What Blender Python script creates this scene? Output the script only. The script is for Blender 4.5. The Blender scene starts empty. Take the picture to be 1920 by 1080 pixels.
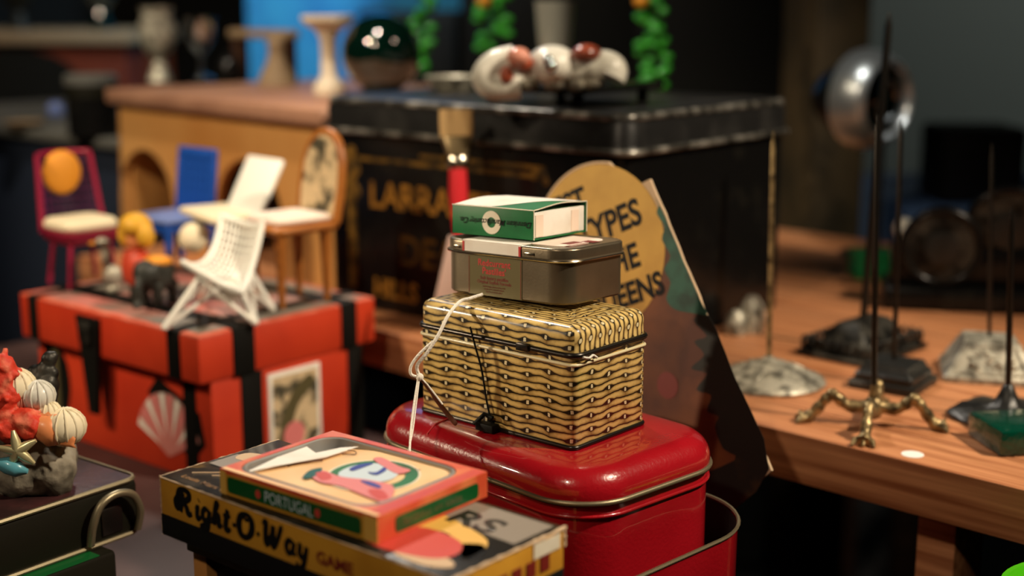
import bpy, bmesh, math, random
from mathutils import Vector, Matrix
random.seed(7)
SC = bpy.context.scene
COL = SC.collection
PI = math.pi

# ---------------------------------------------------------------- camera
F = 2600.0; TH = math.atan(540 / F); CT, ST = math.cos(TH), math.sin(TH); ZC = 1.2
cam_d = bpy.data.cameras.new('camera'); cam = bpy.data.objects.new('camera', cam_d); COL.objects.link(cam)
cam.location = (0, 0, ZC); cam.rotation_euler = (PI / 2 - TH, 0, 0)
cam_d.sensor_width = 36; cam_d.lens = F / 1920 * 36; cam_d.clip_start = 0.02; cam_d.clip_end = 30
cam_d.dof.use_dof = True; cam_d.dof.focus_distance = 0.815
cam_d.dof.aperture_fstop = 3.3; cam_d.dof.aperture_blades = 9
SC.camera = cam
# ---------------------------------------------------------------- world and exposure
w = bpy.data.worlds.new('world'); SC.world = w; w.use_nodes = True
w.node_tree.nodes['Background'].inputs[0].default_value = (0.55, 0.62, 0.6, 1)
w.node_tree.nodes['Background'].inputs[1].default_value = 0.008
SC.view_settings.view_transform = 'Standard'; SC.view_settings.look = 'None'
SC.view_settings.gamma = 1; SC.view_settings.use_curve_mapping = False
SC.view_settings.exposure = 0.0

# ---------------------------------------------------------------- lamps of the room, and added fill spots
def spot(name, loc, target, power, col, ang=40, blend=.4, rad=.03):
    l = bpy.data.lights.new(name, 'SPOT'); o = bpy.data.objects.new(name, l); COL.objects.link(o)
    l.energy = power; l.color = col; l.spot_size = math.radians(ang); l.spot_blend = blend; l.shadow_soft_size = rad
    o.location = loc
    o.rotation_euler = (Vector(target) - Vector(loc)).to_track_quat('-Z', 'Y').to_euler()
    return o
spot('ceiling_spot_right', (1.25, 0.45, 2.35), (0.05, 0.9, 0.95), 165, (1, .83, .62), 42, .5, .045)
spot('ceiling_spot_left', (-0.75, -0.35, 2.25), (0.1, 0.95, 0.9), 32, (1, .80, .58), 46, .5, .04)
spot('low_shelf_spot', (-1.25, 0.80, 1.34), (0.16, 0.93, 1.0), 44, (1, .80, .56), 17, .5, .02)
spot('added_rim_fill', (0.2, 0.9, 2.4), (0.45, 1.65, 1.32), 30, (1, .95, .85), 22, .6, .04)  # added fill, brightens the chrome lamp's rim
spot('added_bench_fill', (-1.3, 0.3, 2.3), (-0.34, 1.60, 1.03), 115, (1, .80, .55), 34, .5, .03)  # added fill for the front of the arched wood box
spot('ceiling_spot_rear', (-0.42, 2.0, 2.3), (0.05, .95, .98), 60, (1, .9, .78), 31, .6, .07)
spot('added_dresser_fill', (-1.6, 1.6, 2.3), (-1.1, 2.95, 1.1), 30, (1, .82, .6), 60, .6, .05)  # added fill that lifts the brown dresser
spot('ceiling_spot_far', (-0.3, 1.0, 2.5), (-0.35, 2.1, 1.15), 75, (1, .88, .72), 60, .6, .03)
spot('added_blue_board_fill', (0.1, 2.3, 2.3), (-0.35, 3.3, 1.35), 95, (.55, .8, 1), 60, .5, .05)  # added bluish fill that brightens the blue board

spot('added_screen_fill', (1.9, 2.2, 2.4), (1.3, 3.6, 1.3), 52, (1, 1, .92), 70, .7, .05)  # added fill that lightens the slate screen

# ---------------------------------------------------------------- helpers
def ray(px, py):
    x = (px - 960) / F; u = (540 - py) / F
    return (x, CT + u * ST, -ST + u * CT)
def onz(px, py, z):
    r = ray(px, py); t = (z - ZC) / r[2]; return Vector((r[0] * t, r[1] * t, z))
def atd(px, py, t):
    r = ray(px, py); return Vector((r[0] * t, r[1] * t, ZC + r[2] * t))

def tagit(o, label=None, cat=None, group=None, kind=None):
    if label: o['label'] = label
    if cat: o['category'] = cat
    if group: o['group'] = group
    if kind: o['kind'] = kind
    return o
def thing(name, label, cat, loc, az=None, rz=None, group=None):
    """az: compass direction (degrees right of the view) of the local x axis"""
    o = bpy.data.objects.new(name, None); COL.objects.link(o); o.empty_display_size = .02
    o.location = loc
    if az is not None: rz = math.radians(90 - az)
    o.rotation_euler = (0, 0, rz or 0)
    return tagit(o, label, cat, group)
def link(name, me, mat, parent=None, smooth=False):
    o = bpy.data.objects.new(name, me); COL.objects.link(o)
    for m in (mat if isinstance(mat, (list, tuple)) else [mat]): me.materials.append(m)
    if parent: o.parent = parent
    if smooth:
        for p in me.polygons: p.use_smooth = True
    return o
def autosmooth(o, deg=35):
    me = o.data
    for p in me.polygons: p.use_smooth = True
    me.set_sharp_from_angle(angle=math.radians(deg))
    return o
def obj(name, bm, mat, parent=None, smooth=None, recalc=True):
    if recalc: bmesh.ops.recalc_face_normals(bm, faces=bm.faces)
    me = bpy.data.meshes.new(name); bm.to_mesh(me); bm.free()
    o = link(name, me, mat, parent)
    if smooth == True:
        for p in me.polygons: p.use_smooth = True
    elif smooth: autosmooth(o, smooth)
    return o
def xf(bm, verts, M):
    bmesh.ops.transform(bm, matrix=M, verts=verts)
def box(bm, x0, x1, y0, y1, z0, z1, bev=0, M=None, seg=2):
    vs = bmesh.ops.create_cube(bm, size=1)['verts']
    bmesh.ops.transform(bm, matrix=Matrix.Translation(((x0+x1)/2, (y0+y1)/2, (z0+z1)/2)) @ Matrix.Diagonal((x1-x0, y1-y0, z1-z0, 1)), verts=vs)
    if bev:
        es = list({e for v in vs for e in v.link_edges})
        r = bmesh.ops.bevel(bm, geom=es, offset=bev, segments=seg, affect='EDGES', profile=.5)
        vs = list({v for f in r['faces'] for v in f.verts} | {v for v in vs if v.is_valid})
        # collect the whole island
        seen = set(vs); st = list(vs)
        while st:
            v = st.pop()
            for e in v.link_edges:
                q = e.other_vert(v)
                if q not in seen: seen.add(q); st.append(q)
        vs = list(seen)
    if M is not None: xf(bm, vs, M)
    return vs
def bx(name, dims, mat, parent=None, bev=.001, M=None):
    bm = bmesh.new(); box(bm, *dims, bev=bev, M=M)
    return obj(name, bm, mat, parent, smooth=35 if bev else None)
def ell(bm, c, r, M=None, u=16, v=10, jit=0):
    vs = bmesh.ops.create_uvsphere(bm, u_segments=u, v_segments=v, radius=1)['verts']
    if jit:
        for q in vs: q.co *= 1 + random.uniform(-jit, jit)
    r = r if isinstance(r, (tuple, list)) else (r, r, r)
    m = Matrix.Translation(c) @ (M if M is not None else Matrix.Identity(4)) @ Matrix.Diagonal((*r, 1))
    xf(bm, vs, m); return vs
def tube(bm, pts, r, n=8, closed=False, flat=None, cap=True):
    """tube through pts, r scalar or list; flat=(normal, factor) squashes it along a direction"""
    P = [Vector(p) for p in pts]; N = len(P)
    R = r if isinstance(r, (list, tuple)) else [r] * N
    rings = []; prev = None
    for i in range(N):
        a = P[(i-1) % N] if (closed or i > 0) else P[i]
        b = P[(i+1) % N] if (closed or i < N-1) else P[i]
        t = (b - a)
        if t.length < 1e-9: t = Vector((0, 0, 1))
        t.normalize()
        if prev is None:
            ref = Vector((0, 0, 1)) if abs(t.z) < .9 else Vector((1, 0, 0))
            n1 = t.cross(ref).normalized()
        else:
            n1 = (prev - t * prev.dot(t))
            n1 = n1.normalized() if n1.length > 1e-6 else t.orthogonal().normalized()
        prev = n1; n2 = t.cross(n1)
        ring = []
        for k in range(n):
            a2 = 2 * PI * k / n
            off = (n1 * math.cos(a2) + n2 * math.sin(a2)) * R[i]
            if flat: nn = Vector(flat[0]); off -= nn * off.dot(nn) * (1 - flat[1])
            ring.append(bm.verts.new(P[i] + off))
        rings.append(ring)
    M_ = N if closed else N - 1
    for i in range(M_):
        A, B = rings[i], rings[(i+1) % N]
        for k in range(n):
            bm.faces.new((A[k], A[(k+1) % n], B[(k+1) % n], B[k]))
    if not closed and cap:
        bm.faces.new(rings[0][::-1]); bm.faces.new(rings[-1])
def tb(name, pts, r, mat, parent=None, n=8, closed=False, flat=None):
    bm = bmesh.new(); tube(bm, pts, r, n, closed, flat); return obj(name, bm, mat, parent, smooth=50)
def cr(pts, sub=6, closed=False):
    """catmull-rom"""
    P = [Vector(p) for p in pts]; N = len(P); out = []
    rng = range(N) if closed else range(N - 1)
    for i in rng:
        p0 = P[(i-1) % N] if closed or i > 0 else P[i]
        p1 = P[i]; p2 = P[(i+1) % N]
        p3 = P[(i+2) % N] if closed or i + 2 < N else P[(i+1) % N]
        for k in range(sub):
            t = k / sub
            out.append(.5 * ((2*p1) + (p2-p0)*t + (2*p0-5*p1+4*p2-p3)*t*t + (3*p1-p0-3*p2+p3)*t**3))
    if not closed: out.append(P[-1])
    return out
def lathe(bm, prof, n=32, c=(0, 0, 0), M=None):
    vs = []; rings = []
    for (r, z) in prof:
        if r < 1e-6:
            v = bm.verts.new((0, 0, z)); rings.append([v]); vs.append(v)
        else:
            ring = [bm.verts.new((r*math.cos(2*PI*k/n), r*math.sin(2*PI*k/n), z)) for k in range(n)]
            rings.append(ring); vs += ring
    for A, B in zip(rings, rings[1:]):
        if len(A) == 1 and len(B) == 1: continue
        for k in range(n):
            if len(A) == 1: bm.faces.new((A[0], B[k], B[(k+1) % n]))
            elif len(B) == 1: bm.faces.new((A[k], A[(k+1) % n], B[0]))
            else: bm.faces.new((A[k], A[(k+1) % n], B[(k+1) % n], B[k]))
    m = Matrix.Translation(c) @ (M if M is not None else Matrix.Identity(4))
    xf(bm, vs, m); return vs
def lt(name, prof, mat, parent=None, n=32, c=(0, 0, 0), M=None):
    bm = bmesh.new(); lathe(bm, prof, n, c, M); return obj(name, bm, mat, parent, smooth=40)
def rr(w, d, r, n=8):
    """rounded rectangle from (0,0) to (w,d), ccw starting at the near corner's -x side"""
    out = []
    for (cx, cy, a0) in ((w-r, r, -PI/2), (w-r, d-r, 0), (r, d-r, PI/2), (r, r, PI)):
        for k in range(n + 1):
            a = a0 + PI/2 * k / n
            out.append((cx + r*math.cos(a), cy + r*math.sin(a)))
    return out
def loft(bm, w, d, r, levels, n=8, cap0=True, cap1=True, off=(0, 0), uvf=None, mi=None):
    """levels: list of (inset, z). UV u = way round, v = way up the profile."""
    uvl = bm.loops.layers.uv.verify()
    rings = []; L = 0; Ls = []
    base = rr(w, d, max(r, 1e-4), n); per = [0]
    for a, b in zip(base, base[1:] + base[:1]): per.append(per[-1] + math.dist(a, b))
    for i, (ins, z) in enumerate(levels):
        rad = max(r - ins, 3e-4)
        pts = rr(w - 2*ins, d - 2*ins, rad, n)
        rings.append([bm.verts.new((x + ins + off[0], y + ins + off[1], z)) for x, y in pts])
        if i: L += math.dist(levels[i-1], (ins, z))
        Ls.append(L)
    N = len(base); fs = []
    for i in range(len(rings) - 1):
        A, B = rings[i], rings[i+1]
        for k in range(N):
            k2 = (k+1) % N
            f = bm.faces.new((A[k], A[k2], B[k2], B[k])); fs.append(f)
            for lp, (u, v) in zip(f.loops, ((per[k], Ls[i]), (per[k+1], Ls[i]), (per[k+1], Ls[i+1]), (per[k], Ls[i+1]))):
                lp[uvl].uv = (u, v)
    if cap0:
        f = bm.faces.new(rings[0][::-1])
        for lp in f.loops: lp[uvl].uv = (lp.vert.co.y, lp.vert.co.x)
    if cap1:
        f = bm.faces.new(rings[-1]); fs.append(f)
        for lp in f.loops: lp[uvl].uv = (lp.vert.co.y, lp.vert.co.x)
    if uvf: uvf(bm, uvl)
    return rings
def lf(name, w, d, r, levels, mat, parent=None, n=8, cap0=True, cap1=True, off=(0, 0), uvf=None, sm=35):
    bm = bmesh.new(); loft(bm, w, d, r, levels, n, cap0, cap1, off, uvf)
    return obj(name, bm, mat, parent, smooth=sm)
def arc(i0, z0, i1, z1, n=6, mode='out'):
    """quarter round from vertical to horizontal"""
    out = []
    for k in range(n + 1):
        a = PI/2 * k / n
        out.append((i0 + (i1-i0)*(1-math.cos(a)), z0 + (z1-z0)*math.sin(a)))
    return out
def frame(o, x, y):
    x = Vector(x).normalized(); y = Vector(y).normalized(); z = x.cross(y)
    M = Matrix((x, y, z)).transposed().to_4x4(); M.translation = Vector(o); return M
def loc_l(par, p):
    return Matrix.Rotation(-par.rotation_euler.z, 3, 'Z') @ (p - par.location)
def LEFT(x, y, z, rot=0):     # on a face looking along -x: right = -y, up = z
    return frame((x, y, z), (0, -1, 0), (0, 0, 1)) @ Matrix.Rotation(rot, 4, 'Z')
def RIGHT(x, y, z, rot=0):    # on a face looking along -y: right = +x, up = z
    return frame((x, y, z), (1, 0, 0), (0, 0, 1)) @ Matrix.Rotation(rot, 4, 'Z')
def TOP(x, y, z, rot=0):      # on the top: right = -y, up = +x
    return frame((x, y, z), (0, -1, 0), (1, 0, 0)) @ Matrix.Rotation(rot, 4, 'Z')
def text(name, s, size, M, mat, parent=None, ext=.0001, shear=0, bold=0, space=1, sx=1, align='LEFT', res=4):
    cu = bpy.data.curves.new('t', 'FONT'); cu.body = s; cu.size = size; cu.extrude = ext
    cu.shear = shear; cu.offset = bold; cu.space_character = space; cu.align_x = align; cu.resolution_u = res
    t = bpy.data.objects.new('t', cu); COL.objects.link(t)
    dg = bpy.context.evaluated_depsgraph_get()
    me = bpy.data.meshes.new_from_object(t.evaluated_get(dg)); me.name = name
    bpy.data.objects.remove(t); bpy.data.curves.remove(cu)
    me.transform(M @ Matrix.Diagonal((sx, 1, 1, 1)))
    me.materials.clear()
    return link(name, me, mat, parent)
def patch(name, pts, M, mat, parent=None, th=.0002, smooth=0, bmx=None):
    """flat printed or pasted shape of thickness th in the plane of M"""
    P = [Vector((*p, 0)) for p in pts]
    if smooth: P = cr(P, smooth, True)
    bm = bmx or bmesh.new(); n0 = len(bm.verts)
    lo = [bm.verts.new((p.x, p.y, 0)) for p in P]; hi = [bm.verts.new((p.x, p.y, th)) for p in P]
    bm.faces.new(hi); bm.faces.new(lo[::-1])
    for i in range(len(P)):
        j = (i+1) % len(P); bm.faces.new((lo[i], lo[j], hi[j], hi[i]))
    xf(bm, lo + hi, M)
    if bmx: return
    return obj(name, bm, mat, parent)
def rect(x0, y0, x1, y1): return [(x0, y0), (x1, y0), (x1, y1), (x0, y1)]
def oval(cx, cy, rx, ry, n=28, a0=0, a1=2*PI):
    return [(cx + rx*math.cos(a0+(a1-a0)*k/n), cy + ry*math.sin(a0+(a1-a0)*k/n)) for k in range(n)]
def annulus(name, cx, cy, r0, r1, M, mat, parent=None, sy=1, n=40, th=.0002):
    bm = bmesh.new(); L = []
    for (r, z) in ((r1, 0), (r1, th), (r0, th), (r0, 0)):
        L.append([bm.verts.new((cx + r*math.cos(2*PI*k/n), cy + r*sy*math.sin(2*PI*k/n), z)) for k in range(n)])
    for i in range(4):
        A, B = L[i], L[(i+1) % 4]
        for k in range(n): bm.faces.new((A[k], A[(k+1) % n], B[(k+1) % n], B[k]))
    xf(bm, bm.verts[:], M); return obj(name, bm, mat, parent)

# ---------------------------------------------------------------- materials
def s2l(c): return tuple((v/12.92 if v <= .04045 else ((v+.055)/1.055)**2.4) for v in c)
def rgb(r, g, b): return s2l((r/255, g/255, b/255))
def mat(name, col, rough=.5, metal=0, noise=None, bump=None, coat=0, spec=.5, trans=0, ior=1.45, stretch=None, sheen=0):
    """noise=(col2, scale, lo, hi); bump=(scale, strength)"""
    m = bpy.data.materials.new(name); m.use_nodes = True; nt = m.node_tree; b = nt.nodes['Principled BSDF']
    b.inputs['Base Color'].default_value = (*col, 1); b.inputs['Roughness'].default_value = rough
    b.inputs['Metallic'].default_value = metal; b.inputs['Coat Weight'].default_value = coat
    b.inputs['Specular IOR Level'].default_value = spec; b.inputs['Transmission Weight'].default_value = trans
    b.inputs['IOR'].default_value = ior
    if sheen: b.inputs['Sheen Weight'].default_value = sheen
    if noise or bump:
        tc = nt.nodes.new('ShaderNodeTexCoord'); mp = nt.nodes.new('ShaderNodeMapping')
        nt.links.new(tc.outputs['Object'], mp.inputs[0])
        if stretch: mp.inputs['Scale'].default_value = stretch
    if noise:
        c2, sc_, lo, hi = noise
        n = nt.nodes.new('ShaderNodeTexNoise'); n.inputs['Scale'].default_value = sc_; n.inputs['Detail'].default_value = 6
        nt.links.new(mp.outputs[0], n.inputs['Vector'])
        r = nt.nodes.new('ShaderNodeValToRGB'); r.color_ramp.elements[0].position = lo; r.color_ramp.elements[1].position = hi
        r.color_ramp.elements[0].color = (*col, 1); r.color_ramp.elements[1].color = (*c2, 1)
        nt.links.new(n.outputs['Fac'], r.inputs[0]); nt.links.new(r.outputs[0], b.inputs['Base Color'])
    if bump:
        n2 = nt.nodes.new('ShaderNodeTexNoise'); n2.inputs['Scale'].default_value = bump[0]; n2.inputs['Detail'].default_value = 4
        nt.links.new(mp.outputs[0], n2.inputs['Vector'])
        bp = nt.nodes.new('ShaderNodeBump'); bp.inputs['Strength'].default_value = bump[1]; bp.inputs['Distance'].default_value = .001
        nt.links.new(n2.outputs['Fac'], bp.inputs['Height']); nt.links.new(bp.outputs[0], b.inputs['Normal'])
    return m
class E:
    """tiny expression wrapper over math nodes"""
    nt = None
    def __init__(s, v): s.v = v
    @staticmethod
    def op(o, *a):
        n = E.nt.nodes.new('ShaderNodeMath'); n.operation = o
        for i, x in enumerate(a):
            x = x.v if isinstance(x, E) else x
            if isinstance(x, (int, float)): n.inputs[i].default_value = x
            else: E.nt.links.new(x, n.inputs[i])
        return E(n.outputs[0])
    def __add__(s, o): return E.op('ADD', s, o)
    def __sub__(s, o): return E.op('SUBTRACT', s, o)
    def __mul__(s, o): return E.op('MULTIPLY', s, o)
    def __truediv__(s, o): return E.op('DIVIDE', s, o)
def mixc(nt, f, a, b):
    n = nt.nodes.new('ShaderNodeMix'); n.data_type = 'RGBA'
    nt.links.new(f.v, n.inputs[0])
    for i, x in ((6, a), (7, b)):
        if isinstance(x, tuple): n.inputs[i].default_value = (*x, 1)
        else: nt.links.new(x, n.inputs[i])
    return n.outputs[2]
def weave_mat(name, h, s, sw=.06, c1=rgb(222, 192, 118), c2=rgb(112, 82, 34), dark=rgb(26, 20, 8)):
    m = bpy.data.materials.new(name); m.use_nodes = True; nt = m.node_tree; b = nt.nodes['Principled BSDF']; E.nt = nt
    uv = nt.nodes.new('ShaderNodeUVMap'); sep = nt.nodes.new('ShaderNodeSeparateXYZ'); nt.links.new(uv.outputs[0], sep.inputs[0])
    nz = nt.nodes.new('ShaderNodeTexNoise'); nz.inputs['Scale'].default_value = 90; nt.links.new(uv.outputs[0], nz.inputs['Vector'])
    nf = nt.nodes.new('ShaderNodeTexNoise'); nf.inputs['Scale'].default_value = 420; nt.links.new(uv.outputs[0], nf.inputs['Vector'])
    U = E(sep.outputs[0]); V = E(sep.outputs[1]); NZ = E(nz.outputs['Fac']); NF = E(nf.outputs['Fac'])
    vv = V / h + (NZ - .5) * .65 + E.op('SINE', U / s * PI) * .10
    k = E.op('ROUND', vv)
    dist = E.op('ABSOLUTE', vv - k)
    ph = U / s + k + (NZ - .5) * .25
    opn = E.op('POWER', E.op('MAXIMUM', E.op('COSINE', ph * PI), 0.0), 4.0) * .29 + .03
    gap = E.op('LESS_THAN', dist, opn)
    near = E.op('ABSOLUTE', ph - E.op('ROUND', ph * .5) * 2)
    stake = E.op('LESS_THAN', near, sw)
    inner = E.op('LESS_THAN', dist, opn - .05)
    line = E.op('LESS_THAN', dist, opn + .055)
    body = E.op('SMOOTH_MIN', (dist - opn) * 3.2, 1.0, .3)
    # strands go darker where they dip under a stake: printed, so part of the colour
    ph2 = U / s + E.op('FLOOR', vv)
    dip = E.op('POWER', E.op('ABSOLUTE', E.op('COSINE', ph2 * (PI / 2))), .55)
    shade = E.op('MINIMUM', E.op('MAXIMUM', body * (dip * 1.0 + .08) * (NF * 1.0 + .62), 0.0), 1.0)
    strand = mixc(nt, shade, c2, c1)
    c = mixc(nt, line, strand, dark)
    gi = mixc(nt, stake, dark, rgb(226, 214, 172))
    c = mixc(nt, E.op('MULTIPLY', gap, inner), c, gi)
    nt.links.new(c, b.inputs['Base Color'])
    b.inputs['Roughness'].default_value = .36; b.inputs['Coat Weight'].default_value = .35; b.inputs['Coat Roughness'].default_value = .15
    return m

K = {}
K['wood'] = mat('table_pine', rgb(204, 142, 98), .48, noise=(rgb(150, 90, 54), 5, .36, .68), stretch=(34, 1.1, 34), bump=(12, .12))
K['wood_dark'] = mat('dark_wood', rgb(60, 36, 22), .5, noise=(rgb(34, 20, 12), 8, .3, .7), stretch=(1, 5, 5))
K['orange_wood'] = mat('honey_wood', rgb(210, 158, 94), .5, noise=(rgb(190, 132, 70), 6, .3, .7), stretch=(4, 1, 1))
K['pinkwood'] = mat('pinkish_board_top', rgb(178, 134, 108), .5, noise=(rgb(140, 100, 80), 10, .3, .7))
K['black'] = mat('black_paint', (.005, .005, .004), .6, spec=.2)
K['dusty'] = mat('dusty_black_lid', (.010, .010, .010), .36, noise=((.035, .034, .032), 16, .5, .8), bump=(50, .5), spec=.35)
K['wornrim'] = mat('worn_rolled_rim', (.05, .048, .042), .28, .5, noise=((.40, .39, .35), 50, .45, .68))
K['blackgloss'] = mat('black_japanned_tin', (.005, .005, .005), .24, noise=((.014, .013, .010), 30, .55, .8), bump=(70, .3), spec=.3)
K['blackiron'] = mat('black_cast_iron', (.012, .012, .011), .38, bump=(160, .6))
K['darkmetal'] = mat('blackened_steel', (.05, .045, .04), .3, .9)
K['steel'] = mat('tinplate', rgb(146, 134, 112), .34, .84, noise=(rgb(112, 100, 82), 25, .3, .8), bump=(600, .06))
K['steelrim'] = mat('tinplate_rim', rgb(200, 190, 170), .2, 1)
K['brass'] = mat('aged_brass', rgb(168, 146, 104), .40, .75, noise=(rgb(60, 50, 32), 110, .42, .66), bump=(220, .8))
K['pewter'] = mat('pewter', rgb(186, 182, 166), .45, .4, noise=(rgb(104, 101, 90), 95, .44, .62), bump=(150, 1.0))
K['pewterdark'] = mat('dark_pewter', rgb(70, 68, 62), .45, .6, noise=(rgb(24, 24, 22), 60, .4, .6), bump=(120, 1.0))
K['redtin'] = mat('red_lacquer', rgb(172, 20, 32), .26, noise=(rgb(144, 12, 22), 14, .3, .75), bump=(420, .22), coat=1.0)
K['redworn'] = mat('worn_patch', rgb(120, 60, 48), .5, noise=(rgb(90, 40, 34), 120, .4, .6))
K['crate'] = mat('orange_red_crate', rgb(206, 62, 30), .5, noise=(rgb(180, 46, 22), 12, .35, .75), bump=(90, .2))
K['crate_edge'] = mat('worn_pinkish_edge', rgb(226, 120, 96), .55, noise=(rgb(212, 90, 62), 40, .4, .6))
K['decoupage'] = mat('grey_pink_paper', rgb(128, 122, 112), .5, noise=(rgb(206, 128, 120), 13, .42, .62))
K['green'] = mat('green_card', rgb(10, 112, 58), .5, noise=(rgb(8, 98, 50), 60, .4, .7))
K['greendark'] = mat('dark_green_print', rgb(10, 84, 38), .35, coat=.3)
K['cream'] = mat('cream_card', rgb(236, 228, 208), .6, noise=(rgb(226, 214, 190), 60, .4, .7))
K['white'] = mat('white_card', rgb(242, 238, 228), .6, noise=(rgb(226, 214, 200), 40, .5, .8))
K['whitepaint'] = mat('white_enamel', rgb(240, 238, 228), .35)
K['blushcard'] = mat('pink_tinted_card', rgb(244, 222, 204), .6)
K['ink'] = mat('black_ink', (.006, .006, .007), .6, spec=.2)
K['redink'] = mat('red_print', rgb(190, 44, 44), .5)
K['redinkdark'] = mat('dark_red_print', rgb(120, 34, 26), .5)
K['label'] = mat('olive_clear_label', rgb(112, 104, 72), .35, .35)
K['weave'] = weave_mat('wicker_print', .0043, .0165)
K['weave_lid'] = weave_mat('wicker_print_strips', .0046, .0080, sw=.16, c1=rgb(236, 206, 132))
K['string'] = mat('white_string', rgb(238, 234, 222), .8, bump=(900, .8))
K['leather'] = mat('brown_leather', rgb(90, 50, 34), .4)
K['yellow'] = mat('yellow_card', rgb(206, 150, 48), .45, noise=(rgb(186, 130, 38), 30, .4, .7))
K['yellowpr'] = mat('yellow_print', rgb(226, 178, 84), .5)
K['boxtop'] = mat('black_printed_card', rgb(30, 28, 26), .32, noise=(rgb(70, 66, 60), 34, .55, .7), bump=(120, .3), coat=.3)
K['greypr'] = mat('grey_print', rgb(140, 130, 118), .4)
K['redpr'] = mat('coral_red_print', rgb(206, 72, 60), .4)
K['orangered'] = mat('orange_red_card', rgb(216, 84, 52), .4, noise=(rgb(230, 130, 80), 50, .45, .7), coat=.2)
K['peach'] = mat('peach_print', rgb(244, 204, 150), .45, noise=(rgb(238, 186, 126), 30, .4, .75))
K['lidgrey'] = mat('grey_can_metal', rgb(170, 170, 168), .35, .4)
K['blueink'] = mat('blue_print', rgb(40, 60, 150), .4)
K['skyink'] = mat('pale_blue_print', rgb(206, 222, 230), .4)
K['pinkink'] = mat('pink_print', rgb(226, 130, 128), .4)
K['signyellow'] = mat('sign_yellow', rgb(212, 166, 72), .6, noise=(rgb(196, 150, 62), 40, .4, .7))
K['signbrownshade'] = mat('sign_brown_shaded', rgb(80, 38, 20), .6, noise=(rgb(118, 64, 26), 14, .42, .6))  # brown print, darkened to carry the cast shadow on the lower sign
K['signgreen'] = mat('sign_green', rgb(38, 92, 76), .6, noise=(rgb(20, 56, 46), 60, .4, .6))
K['signtreeshade'] = mat('sign_shaded_foliage', rgb(16, 18, 12), .6, noise=(rgb(60, 40, 16), 40, .6, .75))  # lower part of the tree, shade painted in as near-black
K['cardedge'] = mat('torn_card_edge', rgb(206, 178, 146), .8)
K['gold'] = mat('gold_print', rgb(158, 110, 38), .5, .2, noise=(rgb(96, 64, 22), 70, .5, .7))
K['goldfaint'] = mat('worn_gold_print', rgb(120, 88, 30), .5, .2, noise=(rgb(34, 26, 10), 60, .4, .65))
K['bristle'] = mat('tan_bristle', rgb(206, 170, 116), .7, noise=(rgb(150, 116, 70), 90, .4, .6), stretch=(1, 1, .08))
K['ferrule'] = mat('ferrule_tin', rgb(160, 140, 104), .35, .9)
K['brushred'] = mat('red_handle_paint', rgb(206, 40, 48), .3, coat=.4)
K['pink'] = mat('pale_pink_card', rgb(244, 208, 194), .6)
K['burg'] = mat('burgundy_wire', rgb(150, 30, 62), .35)
K['purple'] = mat('purple_wire', rgb(90, 22, 74), .4)
K['bluepaint'] = mat('blue_chair_paint', rgb(28, 78, 168), .4)
K['palepaint'] = mat('pale_blue_seat', rgb(120, 140, 200), .35)
K['creamcush'] = mat('cream_cushion', rgb(240, 228, 196), .7)
K['orangepad'] = mat('orange_pad', rgb(228, 150, 40), .6)
K['chairwood'] = mat('golden_oak', rgb(172, 106, 44), .4, noise=(rgb(140, 80, 30), 20, .4, .7))
K['floral'] = mat('floral_cloth', rgb(214, 190, 150), .8, noise=(rgb(70, 66, 50), 55, .48, .6))
K['seatcloth'] = mat('pale_seat_cloth', rgb(236, 218, 204), .8, noise=(rgb(206, 150, 140), 60, .6, .75))
K['navy'] = mat('navy_cloth', rgb(10, 24, 44), .8)
K['greytop'] = mat('grey_slate_top', rgb(88, 88, 84), .5)
K['glass'] = mat('clear_glass', (1, 1, 1), .03, trans=1)
K['bottleglass'] = mat('dark_green_glass', rgb(3, 22, 16), .04, spec=.8, coat=1)
K['stone'] = mat('cream_stone', rgb(226, 212, 188), .6, noise=(rgb(196, 180, 156), 30, .4, .7))
K['shellwhite'] = mat('white_shell', rgb(226, 224, 212), .35, noise=(rgb(150, 146, 130), 16, .5, .7), coat=.3)
K['shellbrown'] = mat('brown_shell', rgb(176, 84, 56), .3, noise=(rgb(110, 50, 34), 30, .4, .6), coat=.5)
K['shellpink'] = mat('pink_shell', rgb(222, 150, 128), .3, coat=.5)
K['beadgreen'] = mat('green_beads', rgb(50, 150, 40), .2, coat=.6)
K['amber'] = mat('amber_bead', rgb(206, 140, 30), .3, coat=.5)
K['coral'] = mat('grey_coral', rgb(150, 142, 124), .8, noise=(rgb(80, 74, 62), 60, .4, .6), bump=(150, 1.0))
K['coralred'] = mat('red_coral', rgb(212, 60, 38), .6, noise=(rgb(230, 120, 90), 60, .5, .6), bump=(200, .8))
K['shellorange'] = mat('orange_shell', rgb(232, 146, 92), .35, coat=.3)
K['palegold'] = mat('pale_gold', rgb(226, 216, 166), .3, .6)
K['teal'] = mat('teal_shell', rgb(90, 160, 176), .3, coat=.4)
K['casetop'] = mat('dark_maroon_leather', rgb(66, 36, 36), .4, noise=(rgb(40, 24, 24), 30, .4, .6), bump=(200, .3))
K['caserim'] = mat('dull_brass_rim', rgb(140, 130, 104), .4, .7)
K['oliveside'] = mat('dark_olive_side', rgb(22, 21, 13), .5, spec=.25)
K['tabletop'] = mat('mauve_brown_tabletop', rgb(84, 62, 60), .5, noise=(rgb(60, 42, 40), 10, .3, .7))
K['wall'] = mat('slate_grey_wall', rgb(108, 116, 112), .9)
K['walldark'] = mat('charcoal_wall', rgb(16, 17, 16), .9)
K['floor'] = mat('dark_floor', rgb(24, 20, 18), .8)
K['bluewall'] = mat('bright_blue_panel', rgb(60, 170, 225), .7, noise=(rgb(30, 110, 190), 5, .4, .7))
K['bluecloth'] = mat('blue_cloth', rgb(60, 84, 120), .8)
K['alu'] = mat('spun_aluminium', rgb(200, 208, 212), .32, .8)
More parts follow.
